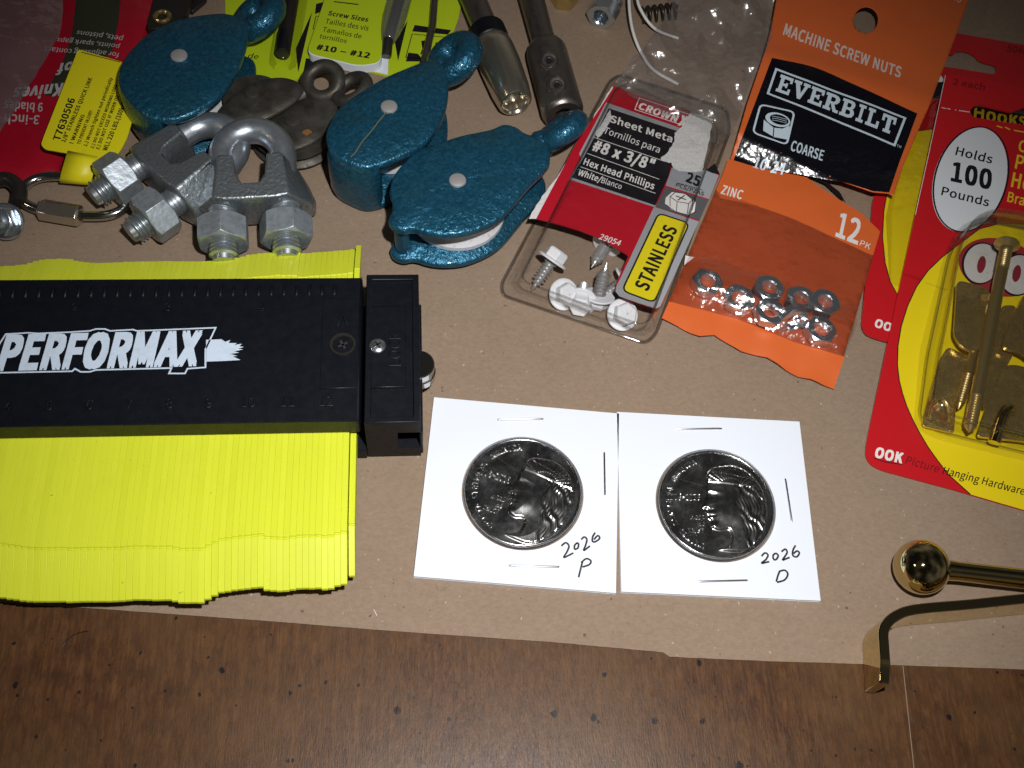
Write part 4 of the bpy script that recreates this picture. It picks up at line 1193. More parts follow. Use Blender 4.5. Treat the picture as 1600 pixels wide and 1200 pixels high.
# ---------------------------------------------------------------- crinkled clear bag behind the screw pack
bag_y0 = P(1060, 215, 5).y
def bag_lin(y): return 5.0 + .34 * max(0.0, y - bag_y0)
def PB(px, py):
    h = 5.0
    for _ in range(12): h = .5 * h + .5 * (2.0 + bag_lin(P(px, py, h).y))
    return P(px, py, h)
cb = [PB(x, y) for x, y in [(1062, -60), (1212, -60), (1206, 60), (1180, 120), (1150, 200), (1120, 235), (1060, 205), (985, 158), (962, 128), (985, 100), (1003, 85), (1012, 70), (1030, 45), (1048, 18)]]
z = 0.0
def zcb(x, y):
    return max(1.0, 3.0 + bag_lin(y) + 3.4 * noise.noise((x * .06, y * .06, 1.3)) + 2.6 * noise.noise((x * .13, y * .11, 7)) + 1.5 * abs(noise.noise((x * .22, y * .20, 3))))
o = sheet('crinkled_bag', [(p.x, p.y) for p in cb], z, zcb, M['bag'], None, 0, 1.2)
tag(o, 'crinkled clear plastic bag with bright glare, behind the red screw pack', 'plastic bag')

# ---------------------------------------------------------------- sheet metal screw pack
ZC = 12.0
pk = thing('screw_pack', 'clear clamshell of sheet metal screws with a torn red card', 'screw pack', P(950, 320, ZP))
# clear tray: flange on the paper, walls, top
base = [(783, 446), (786, 463), (1008, 538), (1024, 524), (1140, 205), (1136, 172), (968, 118), (952, 128)]
topo = [(815, 432), (822, 441), (1000, 507), (1016, 500), (1121, 216), (1119, 192), (978, 131), (962, 138)]
rb = rounded([(p.x, p.y) for p in PP(base, .6)], 3, 4); rt = rounded([(p.x, p.y) for p in PP(topo, ZC)], 3, 4)
rm = rounded([(p.x, p.y) for p in PP([(800, 446), (806, 456), (1003, 527), (1020, 517), (1131, 210), (1128, 182), (974, 124), (957, 132)], .9)], 3, 4)
V3 = lambda pts, zz: [Vector((p[0], p[1], zz)) for p in pts]
mixr = lambda a, b, k: [(p[0] * (1 - k) + q[0] * k, p[1] * (1 - k) + q[1] * k) for p, q in zip(a, b)]
g = G(); g.loft([V3(rb, .5), V3(rb, 1.1), V3(rm, 1.2), V3(mixr(rm, rt, .75), 9.5), V3(mixr(rm, rt, .95), 11.6), V3(rt, ZC), V3(mixr(rt, [tuple(np.mean(np.array(rt), 0))] * len(rt), .12), ZC + .1), V3(mixr(rt, [tuple(np.mean(np.array(rt), 0))] * len(rt), .98), ZC + .1)], False)
part('clamshell', g, M['clamshell'], pk, smooth=85)
g = G()
g.tube([Vector((p[0], p[1], 1.0)) for p in rb], .55, 8, True)
part('clamshell_flange', g, M['rim_clear'], pk, smooth=60)
g = G()
g.tube([Vector((p[0], p[1], ZC - .2)) for p in rt], .38, 8, True)
part('clamshell_edge', g, M['rim_clear'], pk, smooth=60)
ZK = 10.2
z = ZK
# card: white board, red print, torn at the left edge and the upper right
cardp = [(960, 134), (998, 149), (1046, 164), (1079, 175), (1077, 180), (1072, 195), (1058, 210), (1052, 230), (1040, 246), (1036, 252), (1050, 262), (1062, 268), (1082, 269), (1097, 267), (1103, 264), (1112, 262), (1117, 256), (1125, 273), (1108, 311), (1086, 355), (1034, 476), (1026, 481), (1012, 478), (968, 462), (961, 452), (965, 438), (982, 399), (940, 373), (907, 360), (870, 349), (838, 341), (899, 226), (938, 168)]
g = G(); g.prism([(p.x, p.y) for p in PP(cardp, z)], z - .5, z)
part('red_card', g, M['ink_red'], pk, smooth=0)
W = lambda pts, zz: PP(pts, zz)
def fl(g, pts, zz): g.flat(PP(pts, zz), zz)
g = G(); z1 = z + .05
fl(g, [(947, 160), (1066, 201), (1061, 222), (1040, 252), (1024, 324), (889, 280), (896, 268), (908, 248), (905, 240)], z1)
fl(g, [(1050, 262), (1082, 269), (1103, 265), (1123, 274), (1108, 311), (1040, 290)], z1)
fl(g, [(1022, 323), (1092, 346), (1032, 478), (1026, 482), (1012, 478), (968, 463), (962, 456), (963, 448), (985, 402)], z1)
part('grey_panel', g, M['ink_grey'], pk, smooth=0, recalc=False)
g = G(); z2 = z + .10
fl(g, [(951, 169), (1062, 206), (1056, 224), (1050, 242), (1042, 250), (1048, 262), (1045, 275), (1024, 321), (893, 277), (912, 246), (930, 212)], z2)
fl(g, [(1103, 266), (1117, 255), (1125, 273), (1112, 270)], z2)
part('black_panel', g, M['ink_black'], pk, smooth=0, recalc=False)
g = G()
fl(g, [(1040, 292.5), (1107, 312.5), (1093, 344), (1024, 323.5)], z2)
part('dark_grey_panel', g, M['ink_darkgrey'], pk, smooth=0, recalc=False)
g = G()
yl = rounded([(p.x, p.y) for p in PP([(1029, 333), (1077, 349), (1022, 473), (972, 454)], z2)], 2.0)
g.flat(yl, z2)
part('yellow_panel', g, M['ink_yellow'], pk, smooth=0, recalc=False)
g = G(); z3 = z + .15
g.stroke_closed(yl, .5, z3)
text(g, 'STAINLESS', (1011.5, 455.5), (1058.5, 358), (991.5, 447), z3, .025)
text(g, '25', (1071, 283), (1092, 291.6), (1075, 268.5), z3, .03)
text(g, 'PCS/PZAS', (1055.5, 291), (1099, 306), (1057.5, 285.5), z3, .012)
strip(g, (1060, 286), (1098, 297), .2, z3)
part('black_lettering', g, M['ink_black'], pk, smooth=0, recalc=False)
g = G()
for s_, bl, br, tl, bd, sh in (('Sheet Metal', (952.5, 190), (1055, 224.5), (955, 180), .018, 0), ('Tornillos para', (942, 207.5), (1029.5, 239), (946, 198), .004, 0), ('#8 x 3/8"', (924, 234), (1018.5, 266), (931, 219), .026, 0),
                            ('Hex Head Phillips', (911, 256.5), (1021, 296), (914.5, 247), .018, 0), ('White/', (902, 273), (938, 285), (906, 264.5), .016, 0), ('Blanco', (938.8, 285.3), (970, 296), (942, 277), .003, 0),
                            ('29054', (935, 373), (968, 384.5), (938.6, 365), .01, .15), ('CROWN', (997, 169.5), (1058, 191.5), (1000.5, 160), .035, .15)):
    if s_ == 'Sheet Metal': s_, br = 'Sheet Meta', (1049.7, 222.7)
    text(g, s_, bl, br, tl, z3, bd, sh)
for a, b_ in (((936, 205), (1036, 241)), ((925, 213.5), (1040, 252.5)), ((917, 239.5), (1030, 280)), ((907, 260.5), (1024, 302))):
    if a == (936, 205): continue
    strip(g, a, b_, .22, z3)
g.stroke_closed(PP([(999, 153), (1078, 179), (1068, 196), (992, 171)], z3), .3, z3)
text(g, 'X', (1059, 195), (1071, 198), (1064, 180), z3, .04, .1)
fl(g, [(1040, 309), (1050, 300), (1070, 303), (1087, 316), (1085, 332), (1074, 336), (1050, 328), (1039, 318)], z3)
part('white_lettering', g, M['ink_white'], pk, smooth=0, recalc=False)
g = G(); z4 = z3 + .05
hx = [(1047, 307), (1056, 300), (1072, 303), (1082, 312), (1076, 318), (1058, 315)]
g.stroke_closed(PP(hx, z4), .22, z4)
for a, b_ in (((1047, 307), (1047, 322)), ((1058, 315), (1057, 331)), ((1076, 318), (1074, 334)), ((1082, 312), (1082, 328)), ((1056, 306), (1072, 312)), ((1070, 305), (1059, 313)), ((1041, 320), (1056, 331)), ((1056, 331), (1076, 336)), ((1076, 336), (1088, 330))):
    strip(g, a, b_, .35 if a in ((1056, 306), (1070, 305)) else .2, z4)
part('screw_emblem', g, M['ink_black'], pk, smooth=0, recalc=False)
g = G()
torn = [(1079, 176), (1097, 180), (1114, 187), (1110, 208), (1107, 226), (1100, 255), (1097, 267), (1084, 269), (1062, 268), (1051, 262), (1049, 255), (1036, 252), (1032, 247), (1045, 236), (1054, 220), (1054, 208), (1068, 196), (1074, 186)]
ts = []
tp = PP(torn, z + .2)
for i, p in enumerate(tp):
    q = tp[(i + 1) % len(tp)]
    for k in range(4):
        r = p.lerp(q, k / 4); ts.append((r.x + .35 * noise.noise((r.x * 1.7, r.y * 1.7, 1)), r.y + .35 * noise.noise((r.x * 1.7, r.y * 1.7, 6))))
grid_sheet(g, ts, z + .22, lambda x, y: .12 * noise.noise((x * .8, y * .8, 0)), 1.5)
part('torn_patch', g, M['white_torn'], pk, recalc=False)
g = G()
for pl, dz in (([(960, 136), (951, 152), (939, 170), (902, 226), (880, 266), (857, 308), (838, 341), (826, 341), (834, 326), (858, 292), (877, 266), (899, 232), (938, 164), (956, 134)], .03), ([(953, 172), (942, 190), (930, 210), (934, 218), (944, 205), (956, 186)], .22)):
    rag_ = []
    tp = PP(pl, z)
    for i, p in enumerate(tp):
        q = tp[(i + 1) % len(tp)]
        for k in range(5):
            r = p.lerp(q, k / 5); rag_.append((r.x + .4 * noise.noise((r.x * 1.3, r.y * 1.3, 3)), r.y + .4 * noise.noise((r.x * 1.3, r.y * 1.3, 8))))
    g.flat(rag_, z + dz - (.3 if dz < .1 else 0))
part('torn_edge', g, M['white_torn'], pk, smooth=0, recalc=False)

def screw_mesh():
    t = thing('sheet_metal_screw', 'screw', 'screw', (0, 0, 0), 0, 'sheet metal screws in the clamshell')
    g = G()
    g.lathe([(0, 0), (4.6, 0), (4.75, .3), (4.5, .75), (3.2, .95)], None, 36)
    ring = lambda r, zz: [Vector((r * math.cos(k), r * math.sin(k), zz)) for k in (math.pi / 3 * i for i in range(6))]
    g.loft([ring(3.45, .8), ring(3.4, 3.4), ring(2.9, 3.9)])
    for r in (0, math.pi / 2): g.box(-1.7, 1.7, -.35, .35, 3.7, 3.95, Matrix.Rotation(r + .3, 4, 'Z'))
    part('screw_head', g, M['screw_white'], t, local=True, smooth=30, bevel=.15)
    g = G()
    prof = [(0, .2)]
    for i in range(8):
        zz = -.2 - i * 1.15
        k = 1 - max(0, i - 5) * .27
        prof += [(1.35 * k, zz), (2.05 * k, zz - .5), (1.35 * k, zz - 1.0)]
    prof += [(.15, -10.6), (0, -10.8)]
    g.lathe(prof, Matrix.Rotation(.0, 4, 'X'), 20)
    part('screw_shank', g, M['screw_steel'], t, local=True, smooth=30)
    return t
scr = None
for px, h, axis, lab in (((862, 408), 7.5, (.55, .62, .55), 'white hex head screw with big tilted head, at the left end of the clear window'),
                         ((936, 461), 4.0, (-.12, -.45, -.88), 'screw standing on its white head, point up, in the middle of the clear window'),
                         ((880, 460), 3.2, (.35, -.5, .75), 'white screw head lying flat against the lower edge of the clear window'),
                         ((908, 470), 3.0, (-.2, -.9, .35), 'small white screw head beside the one standing point up'),
                         ((972, 492), 3.6, (.2, -.45, .85), 'white screw head in the lower right corner of the clear window'),
                         ((948, 382), 4.0, (.5, .85, -.1), 'screw with its bare point sticking out under the red card edge'),
                         ((975, 440), 4.2, (.75, .3, .5), 'white screw half hidden under the STAINLESS label')):
    if scr is None: s_ = scr = screw_mesh()
    else: s_ = dup(scr, (0, 0, 0), 0.0)
    c = P(*px, h)
    s_.matrix_world = Matrix.Translation(c * S) @ Vector(axis).normalized().to_track_quat('Z', 'Y').to_matrix().to_4x4()
    tag(s_, lab, 'screw', 'sheet metal screws in the clamshell')

# ---------------------------------------------------------------- orange nut bag
np_ = thing('nut_package', 'orange header card bag of machine screw nuts, between the red packs', 'nut bag', P(1220, 350, ZP))
zh = 9.0
hb0, hb1 = P(1300, 120, zh), P(1260, 280, zh)
hdir = (hb1 - hb0); hdir.z = 0; hdir.normalize()
fold = (P(1300, 125, zh) - hb0).dot(hdir)
crA, crB = P(1160, 206, zh), P(1310, 276, zh)
crN = (crB - crA).cross(Vector((0, 0, 1))); crN.z = 0; crN.normalize()
def zhead(x, y):
    k = (Vector((x, y, 0)) - Vector((hb0.x, hb0.y, 0))).dot(hdir)
    s_ = (Vector((x, y, 0)) - Vector((hb0.x, hb0.y, 0))).dot(Vector((-hdir.y, hdir.x, 0)))
    crn = max(0.0, (Vector((x, y, 0)) - Vector((crA.x, crA.y, 0))).dot(crN))
    return -min(.85 * crn, 4.0 + .1 * crn) + 1.3 * math.exp(-(k / 7) ** 2) - .9 * math.exp(-((k - 28) / 9) ** 2) * (.6 + .02 * s_) + .35 * noise.noise((x * .07, y * .07, 2)) - .012 * max(0, k - 10) ** 1.3
def PH(px, py):
    h = zh
    for _ in range(8):
        p = P(px, py, h); h = .5 * h + .5 * (zh + zhead(p.x, p.y))
    return P(px, py, h)
def PPH(pts): return [PH(x, y) for x, y in pts]
def htext(g, s_, bl, br, tl, z_, bd=0.0, zf=None):
    text(g, s_, PH(*bl), PH(*br), PH(*tl), zz, bd, world_pts=True, zf=zhead)
zz = zh + .30
hp = [(1222, -45), (1213, 0), (1205, 45), (1196, 78), (1168, 160), (1140, 253), (1240, 266), (1300, 280), (1364, 300), (1389, 302), (1396, 306), (1412, 258), (1440, 192), (1451, 168), (1476, 102), (1495, 52), (1513, 0), (1525, -45)]
hole = ellipse((1353, 31), 19, 20.5, .3, 28)
g = G()
outl = [(p.x, p.y) for p in PPH(hp)]
# header with a real hang hole: two halves split through the hole
hc = [(p.x, p.y) for p in PPH(hole)]
dl = Vector((-hdir.y, hdir.x, 0))
def side(p): return (Vector((p[0], p[1], 0)) - PH(1353, 31)).dot(hdir)
bm = bmesh.new()
loops = [[Vector((p[0], p[1], 0)) for p in l] for l in (outl, hc)]
vs = [bm.verts.new(p) for l in loops for p in l]
for t_ in tessellate_polygon(loops): bm.faces.new([vs[i] for i in t_])
for axis, step in (((1, 0, 0), 1.0), ((0, 1, 0), 1.0)):
    ks = [Vector(v.co).dot(Vector(axis)) for v in bm.verts]
    k = math.floor(min(ks) / step) + 1
    while k * step < max(ks):
        bmesh.ops.bisect_plane(bm, geom=bm.verts[:] + bm.edges[:] + bm.faces[:], plane_co=Vector(axis) * k * step, plane_no=axis); k += 1
bm.verts.index_update()
g.add([(v.co.x, v.co.y, zh + zhead(v.co.x, v.co.y)) for v in bm.verts], [tuple(v.index for v in f.verts) for f in bm.faces])
bm.free()
o = part('header_card', g, M['orange'], np_, smooth=60)
so = o.modifiers.new('thick', 'SOLIDIFY'); so.thickness = .00035; so.offset = -1
g = G()
blk = smooth_open([PH(1206, 91), PH(1270, 105), PH(1340, 135), PH(1433, 178)], 4) + [PH(1389, 301), PH(1364, 299), PH(1255, 274), PH(1146, 251)]
grid_sheet(g, [(p.x, p.y) for p in blk], zh + .18, zhead, 1.0)
part('black_panel', g, M['everblack'], np_, smooth=60, recalc=False)
g = G()
def zoff(fn): return fn
fr = PPH([(1212.5, 109), (1413.5, 185.5), (1397, 228), (1199.5, 147)])
def sub(pts, n=12):
    return [pts[i].lerp(pts[(i + 1) % len(pts)], k / n) for i in range(len(pts)) for k in range(n)]
def draped_stroke(g, pts, w):
    t_ = G(); t_.stroke_closed(pts, w, 0)
    g.add([(v.x, v.y, zz + zhead(v.x, v.y)) for v in t_.v], t_.f)
draped_stroke(g, sub(fr), .75)
draped_stroke(g, rounded([Vector((p.x, p.y)) for p in PPH([(1188, 164), (1241, 176), (1229, 227), (1176, 208)])], 1.8), .62)
# slab-serif capitals drawn stroke by stroke in a unit box
def slab(ch):
    t_, s_ = .26, .17
    B = lambda x0, x1, y0, y1: [(x0, y0), (x1, y0), (x1, y1), (x0, y1)]
    if ch == 'E': return [B(0, 1, 0, s_), B(0, 1, 1 - s_, 1), B(.12, .12 + t_, s_, 1 - s_), B(.12 + t_, .72, .43, .58), B(.82, 1, s_, .34), B(.82, 1, .68, 1 - s_), B(.58, .72, .36, .43), B(.58, .72, .58, .65)]
    if ch == 'V': return [B(-.02, .46, 1 - s_, 1), B(.58, 1.02, 1 - s_, 1), [(.08, 1 - s_), (.36, 1 - s_), (.58, .28), (.62, 0), (.42, 0)], [(.70, 1 - s_), (.90, 1 - s_), (.62, 0), (.50, .16)]]
    if ch == 'R': return [B(0, .5, 0, s_), B(0, .6, 1 - s_, 1), B(.12, .12 + t_, s_, 1 - s_), [(.6, 1), (.82, .95), (.95, .83), (.95, .66), (.82, .5), (.6, .42), (.6, .58), (.68, .66), (.68, .78), (.6, .83)], B(.38, .6, .42, .57), [(.45, .42), (.68, .44), (.85, .17), (1.02, .17), (1.02, 0), (.70, 0)]]
    if ch == 'B': return [B(0, .6, 0, s_), B(0, .6, 1 - s_, 1), B(.12, .12 + t_, s_, 1 - s_), [(.6, 1), (.82, .95), (.92, .83), (.90, .66), (.80, .53), (.6, .53), (.6, .60), (.66, .68), (.66, .78), (.6, .83)], [(.6, .53), (.80, .53), (.95, .42), (.98, .25), (.88, .07), (.6, 0), (.6, .17), (.70, .23), (.70, .36), (.6, .43)], B(.38, .6, .43, .58)]
    if ch == 'I': return [B(.08, .92, 0, s_), B(.08, .92, 1 - s_, 1), B(.34, .66, s_, 1 - s_)]
    if ch == 'L': return [B(0, 1, 0, s_), B(0, .55, 1 - s_, 1), B(.13, .13 + t_, s_, 1 - s_), B(.8, 1, s_, .42)]
    if ch == 'T': return [B(0, 1, 1 - s_, 1), B(.24, .78, 0, s_), B(.37, .65, s_, 1 - s_), B(0, .18, .6, 1 - s_), B(.82, 1, .6, 1 - s_)]
B0, B1, B2 = PH(1211, 143), PH(1394, 212), PH(1220, 117)
widths = dict(E=1, V=1.15, R=1.12, B=1.05, I=.62, L=.95, T=1.02)
word = 'EVERBILT'
tot = sum(widths[c] for c in word) + .14 * (len(word) - 1)
x = 0
for c in word:
    for pl in slab(c):
        pts = []
        for i in range(len(pl)):
            a, b_ = Vector(pl[i]), Vector(pl[(i + 1) % len(pl)])
            pts.append(a)
        q = [B0 + (B1 - B0) * ((x + p.x * widths[c]) / tot) + (B2 - B0) * p.y for p in pts]
        g.flat(q, zz, zf=zhead)
    x += widths[c] + .14
htext(g, 'COARSE', (1234, 235.5), (1284.4, 252), (1238, 220.5), zz, .018, zf=zhead)
htext(g, '10-24', (1176, 262), (1223.5, 274), (1181, 247), zz, .02, zf=zhead)
htext(g, 'TM', (1400.5, 230), (1407, 232.5), (1401.5, 226.5), zz, .0, zf=zhead)
for pl in ([(1193, 188), (1192, 205), (1207, 214), (1208, 200)], [(1209.5, 200.5), (1208.5, 215), (1229, 219), (1234, 205), (1233, 197), (1222, 202)]):
    g.flat(PPH(pl), zz, zf=zhead)
g.flat(PPH(ellipse((1215, 188), 20, 10.5, .28, 36)), zz, [PPH(ellipse((1217, 188), 15, 7.6, .28, 36))[::-1]], zf=zhead)
for k_ in (-3.5, -.5, 2.5):
    g.add([(v.x, v.y, zz + zhead(v.x, v.y)) for v in (lambda t_: t_.v)(G().ribbon(PPH([(1206, 186 + k_), (1216, 187.5 + k_), (1229, 191 + k_)]), .16, 0))], [(0, 1, 3, 2), (2, 3, 5, 4)])
part('pale_lettering', g, M['pale_blue'], np_, smooth=0, recalc=False)
g = G()
for s_, bl, br, tl, bd in (('MACHINE SCREW NUTS', (1222.5, 54.7), (1406, 122.5), (1227.5, 38), .022), ('840', (1480, -1), (1500, 6), (1484, -14), .0)):
    htext(g, s_, bl, br, tl, zz, bd, zf=zhead)
part('header_lettering', g, mat('print_pale_pink', (.70, .55, .50), .5), np_, smooth=0, recalc=False)
# pouch below
zpo = 3.2
bp = [(1137, 250), (1128, 275), (1035, 494), (1046, 499), (1060, 505), (1080, 516), (1095, 522), (1118, 520), (1140, 533), (1160, 545), (1180, 550), (1200, 555), (1215, 564), (1230, 574), (1250, 584), (1270, 589), (1288, 597), (1306, 603), (1322, 545), (1350, 450), (1362, 408), (1375, 362), (1348, 335), (1320, 318), (1285, 296), (1240, 262)]
bpts = [P(x, y, zpo) for x, y in bp]
low, upv = P(1170, 548, zpo), P(1250, 300, zpo)
pdir = (upv - low); pdir.z = 0; plen = pdir.length; pdir.normalize()
def zback(x, y):
    k = (Vector((x, y, 0)) - Vector((low.x, low.y, 0))).dot(pdir)
    s_ = (Vector((x, y, 0)) - Vector((low.x, low.y, 0))).dot(Vector((-pdir.y, pdir.x, 0)))
    return -1.6 * math.exp(-max(0, k) / 7) + .35 * math.sin(s_ * .55) * math.exp(-max(0, k) / 5) + .3 * noise.noise((x * .1, y * .1, 2))
o = sheet('pouch_back', [(p.x, p.y) for p in bpts], zpo, zback, M['orange_deep'], np_, .25, 2.0)
g = G()
top_band = [(1137, 250), (1128, 275), (1119, 297), (1125, 310), (1180, 322), (1240, 343), (1300, 371), (1350, 394), (1364, 399), (1375, 362), (1348, 335), (1320, 318), (1285, 296), (1240, 262)]
grid_sheet(g, [(p.x, p.y) for p in PP(top_band, zpo)], zpo + .15, zback, 2.0)
part('top_band', g, M['orange'], np_, recalc=False)
g = G()
grid_sheet(g, [(p.x, p.y) for p in PP([(1035, 494), (1046, 499), (1060, 505), (1080, 516), (1095, 522), (1118, 520), (1140, 533), (1160, 545), (1180, 550), (1200, 555), (1215, 564), (1230, 574), (1250, 584), (1270, 589), (1288, 597), (1306, 603), (1320, 557), (1240, 533), (1150, 497), (1046, 470)], zpo)], zpo + .15, zback, 2.0)
part('bottom_band', g, M['orange'], np_, recalc=False)
g = G(); fl_ = lambda pts: g.flat(PP(pts, zpo + .3), zpo + .3, zf=zback)
fl_([(1262, 262), (1255, 272), (1290, 288), (1322, 318), (1312, 300), (1290, 282)])
part('black_panel', g, M['ink_black'], np_, smooth=0, recalc=False)
g = G()
text(g, 'ZINC', (1125.5, 302.5), (1158, 312), (1130, 289), zpo + .35, .018, zf=zback)
text(g, '12', (1305, 368), (1340, 382), (1313, 332), zpo + .35, .02, zf=zback)
text(g, 'PK', (1342.5, 383.5), (1358.5, 390), (1346, 375), zpo + .35, .0, zf=zback)
part('pouch_lettering', g, M['ink_white'], np_, smooth=0, recalc=False)
g = G(); g.flat(PP([(1069, 414), (1071, 399), (1085, 402)], zpo + .35), zpo + .35, zf=zback)
part('white_corner', g, M['ink_white'], np_, smooth=0, recalc=False)
# clear front film, puffed over the nuts, with the crease below them
crease_a, crease_b = P(1085, 487, zpo), P(1305, 562, zpo)
cd = (crease_b - crease_a); cd.z = 0; cl = cd.length; cd.normalize()
cn = Vector((-cd.y, cd.x, 0))
def zfront(x, y):
    v = Vector((x, y, 0)) - Vector((crease_a.x, crease_a.y, 0))
    k, a = v.dot(cn), v.dot(cd)
    puff = 5.6 * math.exp(-((k - 9) / 6.2) ** 2) * (1 if 0 < a < cl else math.exp(-(min(abs(a), abs(a - cl)) / 5) ** 2))
    wr = .75 * noise.noise((a * .30, k * .12, 3)) * math.exp(-((k - 2) / 6) ** 2)
    return .5 + puff + wr + zback(x, y) * .5
filmp = [(1119, 300), (1046, 472), (1150, 500), (1240, 536), (1318, 560), (1350, 450), (1364, 402), (1300, 371), (1240, 343), (1180, 322)]
sheet('front_film', [(p.x, p.y) for p in PP(filmp, zpo)], zpo, zfront, M['pouch_film'], np_, 0, 1.3)
NUT = None
for px, py, h, rz, tx, lab in ((1104, 443, 3.2, .3, 0, 'zinc hex nut at the upper left end of the row in the bag'), (1153, 468, 3.2, .1, 0, 'zinc hex nut second in the row, between the end nut and the middle pair'),
                               (1200, 453, 3.2, .5, 0, 'zinc hex nut resting above the bright flat one in the bag'), (1202, 490, 4.4, .2, 0, 'brightest zinc hex nut, lowest of the middle pair in the bag'),
                               (1250, 470, 3.6, .7, 0, 'zinc hex nut showing its blue threaded hole, above the nut on edge'), (1287, 475, 3.2, .15, 0, 'zinc hex nut at the upper right of the heap in the bag'),
                               (1281, 518, 3.2, .4, 0, 'zinc hex nut lowest on the right in the bag'), (1238, 499, 3.8, .2, 1.25, 'zinc hex nut standing on edge, bright side up')):
    h += 1.4
    c = P(px, py, h)
    if NUT is None:
        g = G(); g.hexnut(Matrix.Identity(4), 8.3, 3.2, 2.15)
        n_ = NUT = part('hex_nut', g, M['zinc'], None, local=True, smooth=24)
    else:
        n_ = NUT.copy(); COL.objects.link(n_)
    n_.matrix_world = Matrix.Translation(c * S) @ Matrix.Rotation(tx, 4, 'X') @ Matrix.Rotation(rz, 4, 'Z') @ Matrix.Rotation(.08, 4, 'Y')
    tag(n_, lab, 'nut', 'hex nuts in the orange bag')

# ---------------------------------------------------------------- picture hook packs
def hang_hole(pts, h): return [(p.x, p.y) for p in smooth_closed([P(x, y, h) for x, y in pts], 4)]
zr = 2.2
rk = thing('picture_hook_pack', 'red picture hook card lying underneath, mostly hidden by the front one', 'hook pack', P(1420, 300, ZP), 0, 'red and yellow picture hook packs')
rp = [(1346, 508), (1352, 522), (1372, 530), (1500, 560), (1700, 600), (1700, 84), (1600, 70), (1497, 52), (1470, 48), (1440, 130), (1400, 240), (1364, 310)]
g = G(); g.prism(rounded([(p.x, p.y) for p in PP(rp, zr)], 2.2), zr - .6, zr, [hang_hole([(1440, 80), (1484, 85), (1496, 80), (1510, 80), (1522, 86), (1532, 95), (1552, 101), (1557, 107), (1554, 115), (1540, 114), (1490, 106), (1450, 100)], zr)[::-1]])
part('red_card', g, M['ink_scarlet'], rk, smooth=0)
g = G(); z1 = zr + .05
g.flat([P(x, y, z1) for x, y in [(1398, 236), (1388, 290), (1381, 330), (1379, 370), (1383, 410), (1391, 440), (1402, 460), (1460, 520), (1560, 520), (1600, 400), (1560, 260), (1470, 200), (1430, 205)]], z1)
part('yellow_panel', g, M['card_yellow'], rk, smooth=0, recalc=False)
g = G()
g.stroke_closed([P(x, y, z1 + .04) for x, y in [(1398, 236), (1388, 290), (1381, 330), (1379, 370), (1383, 410), (1391, 440), (1402, 460), (1460, 520), (1560, 520), (1600, 400), (1560, 260), (1470, 200), (1430, 205)]], .3, z1 + .04)
fl(g, [(1466, 128), (1476, 128), (1474, 154), (1456, 154)], z1 + .04)
fl(g, [(1510, 160), (1640, 180), (1640, 206), (1510, 190)], z1)
part('black_panel', g, M['ink_black'], rk, smooth=0, recalc=False)
g = G(); text(g, '50463', (1573, 80), (1612, 87), (1575, 70), z1, .012)
part('dark_lettering', g, M['ink_darkred'], rk, smooth=0, recalc=False)
g = G(); text(g, 'Hooks', (1521, 186), (1603, 199), (1523, 165), z1 + .06, .02)
part('yellow_lettering', g, M['text_yellow'], rk, smooth=0, recalc=False)
g = G(); text(g, 'OOK', (1366, 510), (1404, 522), (1369, 498), z1, .03, .05)
fl(g, [(1462, 122), (1470, 118), (1478, 128), (1464, 130)], z1)
part('white_lettering', g, M['ink_white'], rk, smooth=0, recalc=False)
blb = [P(x, y, 2.3) for x, y in [(1418, 178), (1470, 150), (1620, 180), (1620, 470), (1470, 470), (1392, 440), (1386, 340)]]
cc = sum(blb, Vector()) / len(blb)
g = G(); g.loft([[Vector((cc.x + (p.x - cc.x) * k, cc.y + (p.y - cc.y) * k, zz_)) for p in blb] for k, zz_ in ((1.02, 2.3), (.96, 3.6), (.93, 4.0), (.1, 4.05))], False)
part('blister', g, M['blister'], rk, smooth=40)

zf_ = 8.2
fk = thing('picture_hook_pack', 'red picture hook pack lying on top, with the white Holds 100 Pounds oval', 'hook pack', P(1500, 420, ZP), 0, 'red and yellow picture hook packs')
lift = lambda x, y: 0
fp = [(1478, 116), (1452, 235), (1405, 450), (1354, 690), (1352, 712), (1360, 726), (1378, 735), (1490, 765), (1600, 797), (1720, 828), (1750, 165), (1600, 134)]
# the card slopes from the table at its lower edge up onto the pack underneath
lo, hi = P(1360, 726, 1.0), P(1478, 116, zf_)
lv = (P(1478, 116, zf_) - P(1360, 726, 1.0)); lv.z = 0; LL = lv.length; lv.normalize()
def hcard(x, y):
    k = (Vector((x, y, 0)) - Vector((lo.x, lo.y, 0))).dot(lv) / LL
    return 1.1 + 6.6 * min(1.05, max(-.05, k))
def PC(px, py, up=0.0):
    h = 4.0
    for _ in range(6):
        p = P(px, py, h); h = hcard(p.x, p.y) + up
    return P(px, py, h)
def PPC(pts): return [PC(x, y) for x, y in pts]
zc = lambda x, y: hcard(x, y)
hol = [(1516, 173), (1521, 166), (1530, 163), (1552, 169), (1578, 175), (1600, 168), (1622, 171), (1640, 182), (1640, 198), (1612, 197), (1570, 191), (1526, 184), (1519, 181)]
g = G()
hl = [(p.x, p.y) for p in PPC(hol)]
outl = rounded([(p.x, p.y) for p in PPC(fp)], 2.4)
g.prism(outl, -.6, 0, [hl[::-1]], zf=zc)
part('red_card', g, M['ink_scarlet'], fk, smooth=0)
def cflat(g, pts, up):
    g.flat(PPC(pts), up, zf=zc)
def cstroke(g, pts, w, up, closed=True):
    t_ = G()
    (t_.stroke_closed if closed else t_.ribbon)(PPC(pts), w, 0)
    g.add([(v.x, v.y, hcard(v.x, v.y) + up) for v in t_.v], t_.f)
